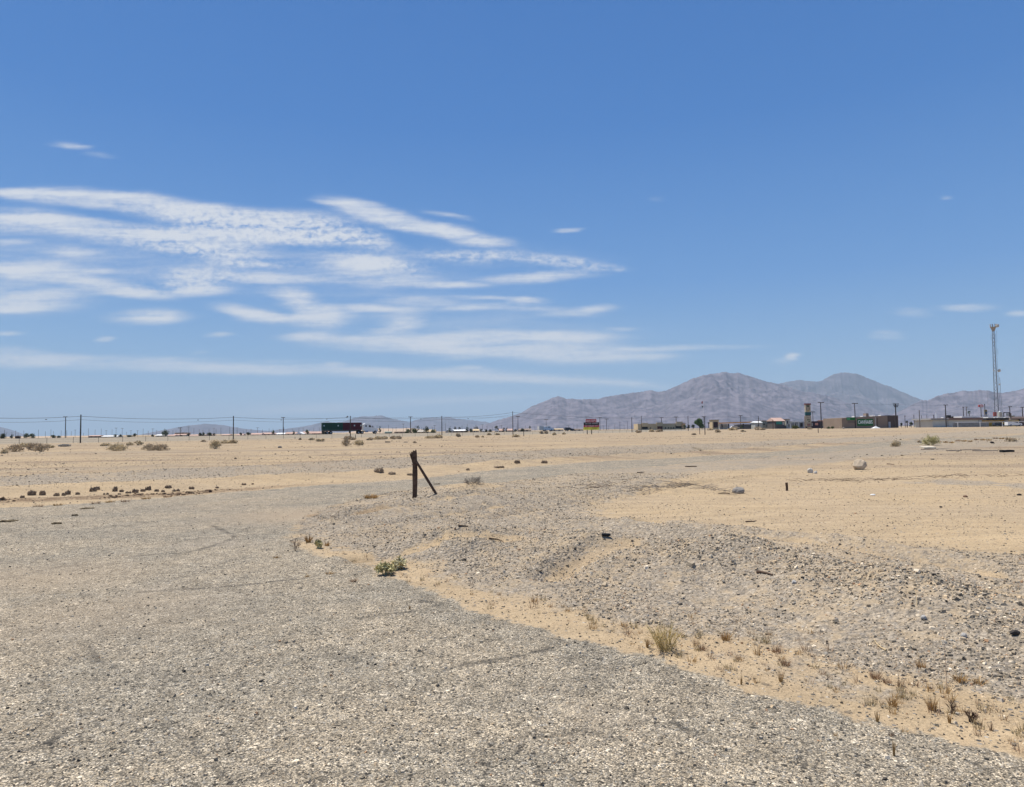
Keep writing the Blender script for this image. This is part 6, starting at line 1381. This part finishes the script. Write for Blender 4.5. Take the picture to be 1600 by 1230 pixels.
MB().tube([(1.45,-.2,TZ(509.5)),(1.75,-.9,TZ(509.3))], [.75, .8], 12).build("dish", ant, tower)
MB().tube([(1.1,-.2,TZ(579.3)),(1.6,-1.0,TZ(579.3))], [.62, .68], 12).build("dish", ant, tower); MB().tube([(-.9,-.3,TZ(579)),(-1.2,-.8,TZ(579))], [.32,.36], 10).build("dish", ant, tower); MB().tube([(1.2,-.3,TZ(601)),(1.4,-.8,TZ(601))], [.36,.4], 10).build("dish", ant, tower)
for (dx, ya, yb) in ((-1.3, 522, 532), (1.4, 517, 535), (1.55, 545, 555)): MB().tube([(dx,-.1,TZ(yb)),(dx,-.1,TZ(ya))], .05, 4).build("whip_antenna", lat, tower)
# flagpole behind the big tree
fpz = at(1099.4, 668, 470); fl = thing("flagpole", (fpz.x, 470, FZ(fpz.x, 470)), "thin white flagpole with a drooping flag above the big green tree", "flagpole")
hh = at(1099.4, 626, 470).z - FZ(fpz.x, 470); MB().tube([(0,0,0),(0,0,hh)], [.12,.07], 6).build("pole", c_wht, fl)
MB().add([(0,0,hh-.3),(-.9,.15,hh-.7),(-1.1,-.1,hh-1.6),(-.7,.1,hh-2.2),(-.2,-.1,hh-2.0),(0,0,hh-1.7)], [(0,1,2,3,4,5)]).build("flag", mat("flag_red", (.45,.16,.16), .8), fl)
MB().add([(0,0,hh-3.4),(-.8,.12,hh-3.8),(-.9,-.1,hh-4.4),(-.3,.08,hh-4.7),(0,0,hh-4.4)], [(0,1,2,3,4)]).build("lower_flag", mat("flag_green", (.06,.10,.07), .8), fl)

# ================================================================== trees
crown_m = mat("tree_leaf", (.075,.105,.040), .85, var=.5, scale=.8); crown_d = mat("tree_leaf_dark", (.055,.072,.036), .85, var=.4, scale=.8); trunk_m = mat("bark", (.10,.07,.05), .9)
def tree(px, ybase, ytop, wpx, Y, m, label, seed, low=.26, lean=0, name="tree", n=None, trunk=.3, flat=1.0):
    b0 = at(px, ybase, Y); z = FZ(b0.x, Y); zt = at(px, ytop, Y).z - z; w = wpx * Y / 1100
    r = thing(name, (b0.x, Y, z), label, "tree"); rs = random.Random(seed); hgt = zt
    MB().tube([(0,0,-.2),(lean*.2,0,hgt*.25),(lean*.5,0,hgt*.55)], [.05*w*.5+.08,.04*w*.4+.07,.05], 7).tube([(lean*.2,0,hgt*.22),(-w*.15,0,hgt*.5),(-w*.22,.1,hgt*.7)], [.07,.05,.03], 5).tube([(lean*.2,0,hgt*.22),(w*.15,.1,hgt*.45),(w*.24,-.1,hgt*.68)], [.07,.05,.03], 5).build("trunk", trunk_m, r)
    mb = MB(); n = n or int(420 + 45 * wpx); lobes = []
    for _ in range(9): 
        a = rs.uniform(0, 6.28); q = rs.uniform(.1, .34); lobes.append((Vector((math.cos(a) * w * q + lean, math.sin(a) * w * q * .8, hgt * rs.uniform(low, .76))), rs.uniform(.15, .27) * w))
    lobes.append((Vector((lean, 0, hgt * .80)), .2 * w))
    for _ in range(n):
        c, rr_ = rs.choice(lobes); d = Vector((rs.gauss(0,1), rs.gauss(0,1), rs.gauss(0,.8))).normalized() * rr_ * rs.uniform(.55, 1.08)
        p = c + d; p.z = min(max(p.z, hgt * .04), hgt * 1.0); s_1 = rs.uniform(.022, .05) * w + .05
        u = Vector((rs.gauss(0,1), rs.gauss(0,1), rs.gauss(0,1))).normalized(); v = u.cross(Vector((rs.gauss(0,1), rs.gauss(0,1), rs.gauss(0,1)))).normalized()
        mb.add([p - u * s_1, p - v * s_1 * .6, p + u * s_1, p + v * s_1 * .6], [(0, 1, 2, 3)])
    zs = max(v[2] for v in mb.v); x0 = min(v[0] for v in mb.v); x1 = max(v[0] for v in mb.v); fz = hgt / zs; fx = w / (x1 - x0) * 1.04; xc = (x0 + x1) / 2
    mb.v = [((v[0] - xc) * fx + lean * .3, v[1] * fx, v[2] * fz) for v in mb.v]
    mb.build("crown", m, r); return r
TR = [(5,683.5,677,12,430,1,"sparse low tree at the left frame edge"),(18,683,678.5,6,430,1,"small round dark tree left of the wide dark hedge tree"),(28,683,680.8,9,440,2,"low reddish dark shrub tree left of the wide hedge tree"),(41,683,676.6,8,420,0,"left half of the wide dark hedge tree near the left edge"),(50,683,676.8,9,420,0,"right half of the wide dark hedge tree near the left edge"),
      (83,683.5,679.6,8,450,1,"low dark tree left of the paler pole, larger of two"),(92,683.5,680.6,6,450,1,"smaller low dark tree left of the paler pole"),(180,682.5,678.3,6,450,1,"dark tree at the right end of the long pale roof"),(188,682.5,678.1,6,450,1,"second dark tree right of the long pale roof"),(203,682,679.6,8,460,1,"flat low dark tree midway between the first two tall poles, left"),(210.5,682,676.7,6,450,1,"small dark tree midway between the first two tall poles"),
      (258.5,681,670.8,11,440,0,"round full green tree left of the two-storey house"),(238.5,682,678.8,5,450,1,"tiny dark tree left of the white-roofed house"),(294,681,677.8,4,460,1,"tiny tree right of the two-storey house"),(313,681,676,7,440,1,"ragged dark tree left of the rounded tree near the second pole"),(317.5,680,675.4,5,445,1,"upright dark tree beside the ragged one"),(327.5,681,675.6,9,440,1,"rounded dark tree left of the second pole"),(334.5,681,676.8,5,430,1,"narrow dark tree right of the rounded one"),
      (376,680,675.8,5,470,1,"small tree behind the houses right of the second pole"),(388.5,680,674.7,7,450,1,"dark tree before the wide salmon roof"),(426.5,679,671.8,5,470,0,"small green tree above the roofs left of the crossarm pole"),(480,677.5,671,6,480,0,"green tree over the salmon roofs left of the truck"),(506,677,673.4,7,440,1,"dark tree behind the truck's tail"),(459,677,673,4,470,1,"little tree by the bright white gable"),
      (593.5,676,665.8,5,520,1,"slim palm-like tree on the pink rise right of the truck cab"),
      (637,676,669.8,10,420,0,"left half of the wide green tree at the round-topped pole"),(647,676,668.4,12,415,0,"right half of the wide green tree at the round-topped pole"),(653.5,674,664.8,5,520,1,"small tree top above the tan-roofed house"),(665.5,675,666,10,415,1,"dark leaning tree right of the tan-roofed house"),(677,675.5,671,9,420,0,"low green bushy tree left of the fourth front pole"),
      (702,674,668,6,430,1,"small round tree between two white gables"),(711.5,671.5,666.8,5,480,1,"tree behind the long brown house, left"),(718,671.5,667.2,6,480,1,"tree behind the long brown house, right"),(729.5,673,667.2,7,430,1,"left of the dark twin trees"),(736.5,673,669.2,7,430,1,"right of the dark twin trees"),(744,671,665.8,8,480,1,"flat-topped tree behind the cream house"),(752,673,669.5,5,430,1,"tiny dark tree by the tiny white shed"),(760,673.3,670.2,6,425,1,"dark bush tree right of the tiny white shed"),(766,673.3,670.2,6,425,1,"second dark bush tree right of the tiny white shed"),
      (776.5,672,665.2,8,440,1,"round dark tree left of the tall thin pole"),(787,672.5,668,5,440,1,"small dark tree near the tall thin pole, left of two"),(791.5,672.5,668.3,5,440,1,"small dark tree near the tall thin pole, right of two"),(816,672,669,9,440,1,"dark low tree right of the tall thin pole"),(828,671,665,4,460,1,"thin dark tree left of the white truck"),(805,672.6,670.3,6,430,1,"dark shrub tree just right of the tall thin pole"),
      (1070,669,663.8,6,400,0,"low green tree at the right end of the strip mall"),(1075.5,669,663,6,410,1,"dull green tree behind the pole near the strip mall"),(1083,669,663,6,410,1,"dark tree left of the big green tree"),(1093,670,653,15,385,3,"big full green tree, largest tree in the town"),
      (1159,668,664,4,410,0,"little green tree under the canopy"),(1424,665.5,658.3,7,330,1,"dark tree right of the dispensary, middle of three"),(1408.5,666,660.5,4,340,1,"tiny dark tree at the dispensary's right corner"),(1446,665.5,658,8,330,0,"green tree left of the long pale building, left of two"),(1454,665.5,657,6,330,0,"green tree touching the long pale building"),(1583,652,648.6,8,420,1,"dark tree crown behind the roofs at the right edge")]
for i, (px, yb, yt, w, Y, k_, lb) in enumerate(TR):
    tree(px, yb, yt, w, Y, (crown_m, crown_d, mat("reddish_leaf", (.075,.035,.03), .85, var=.3), mat("tree_leaf_big", (.08,.14,.045), .85, var=.5, scale=.8))[k_], lb, 500 + i, n=3200 if k_ == 3 else None, low=.10 if k_ == 3 else .26)
def palm(px, yb, yt, w, Y, label, seed):
    b0 = at(px, yb, Y); z = FZ(b0.x, Y); h = at(px, yt, Y).z - z; r = thing("palm_tree", (b0.x, Y, z), label, "palm"); rs = random.Random(seed); k_ = Y / 1100
    MB().tube([(0,0,-.2),(.05,0,h*.5),(0,0,h*.82)], [.22,.2,.24], 8).build("trunk", trunk_m, r); mb = MB(); L = w * k_ / 2
    for i in range(34):
        a = rs.uniform(0, 6.28); e = rs.uniform(-.9, 1.2); c = Vector((math.cos(a), math.sin(a), 0)); p0_ = Vector((0,0,h*.8)); p1_ = p0_ + c * L * .5 * math.cos(e*.6) + Vector((0,0,L*.5*e*.6)); p2_ = p0_ + c * L * math.cos(e*.5) + Vector((0,0,L*(e*.5-.15)))
        s_1 = Vector((-c.y, c.x, 0)) * .22; mb.add([p0_-s_1*.5, p0_+s_1*.5, p1_+s_1, p1_-s_1], [(0,1,2,3)]); mb.add([p1_-s_1, p1_+s_1, p2_], [(0,1,2)])
    mb.build("crown", crown_d, r)
palm(1107.3, 668.5, 658, 6, 395, "short palm right of the big green tree", 1); palm(1417.5, 666.5, 656.8, 7, 330, "palm right of the dispensary's right corner", 2)
pole(7, 671.5, 683, 430, .5, BK, "dead-looking thin trunk at the left edge", name="bare_trunk", cat="trunk")
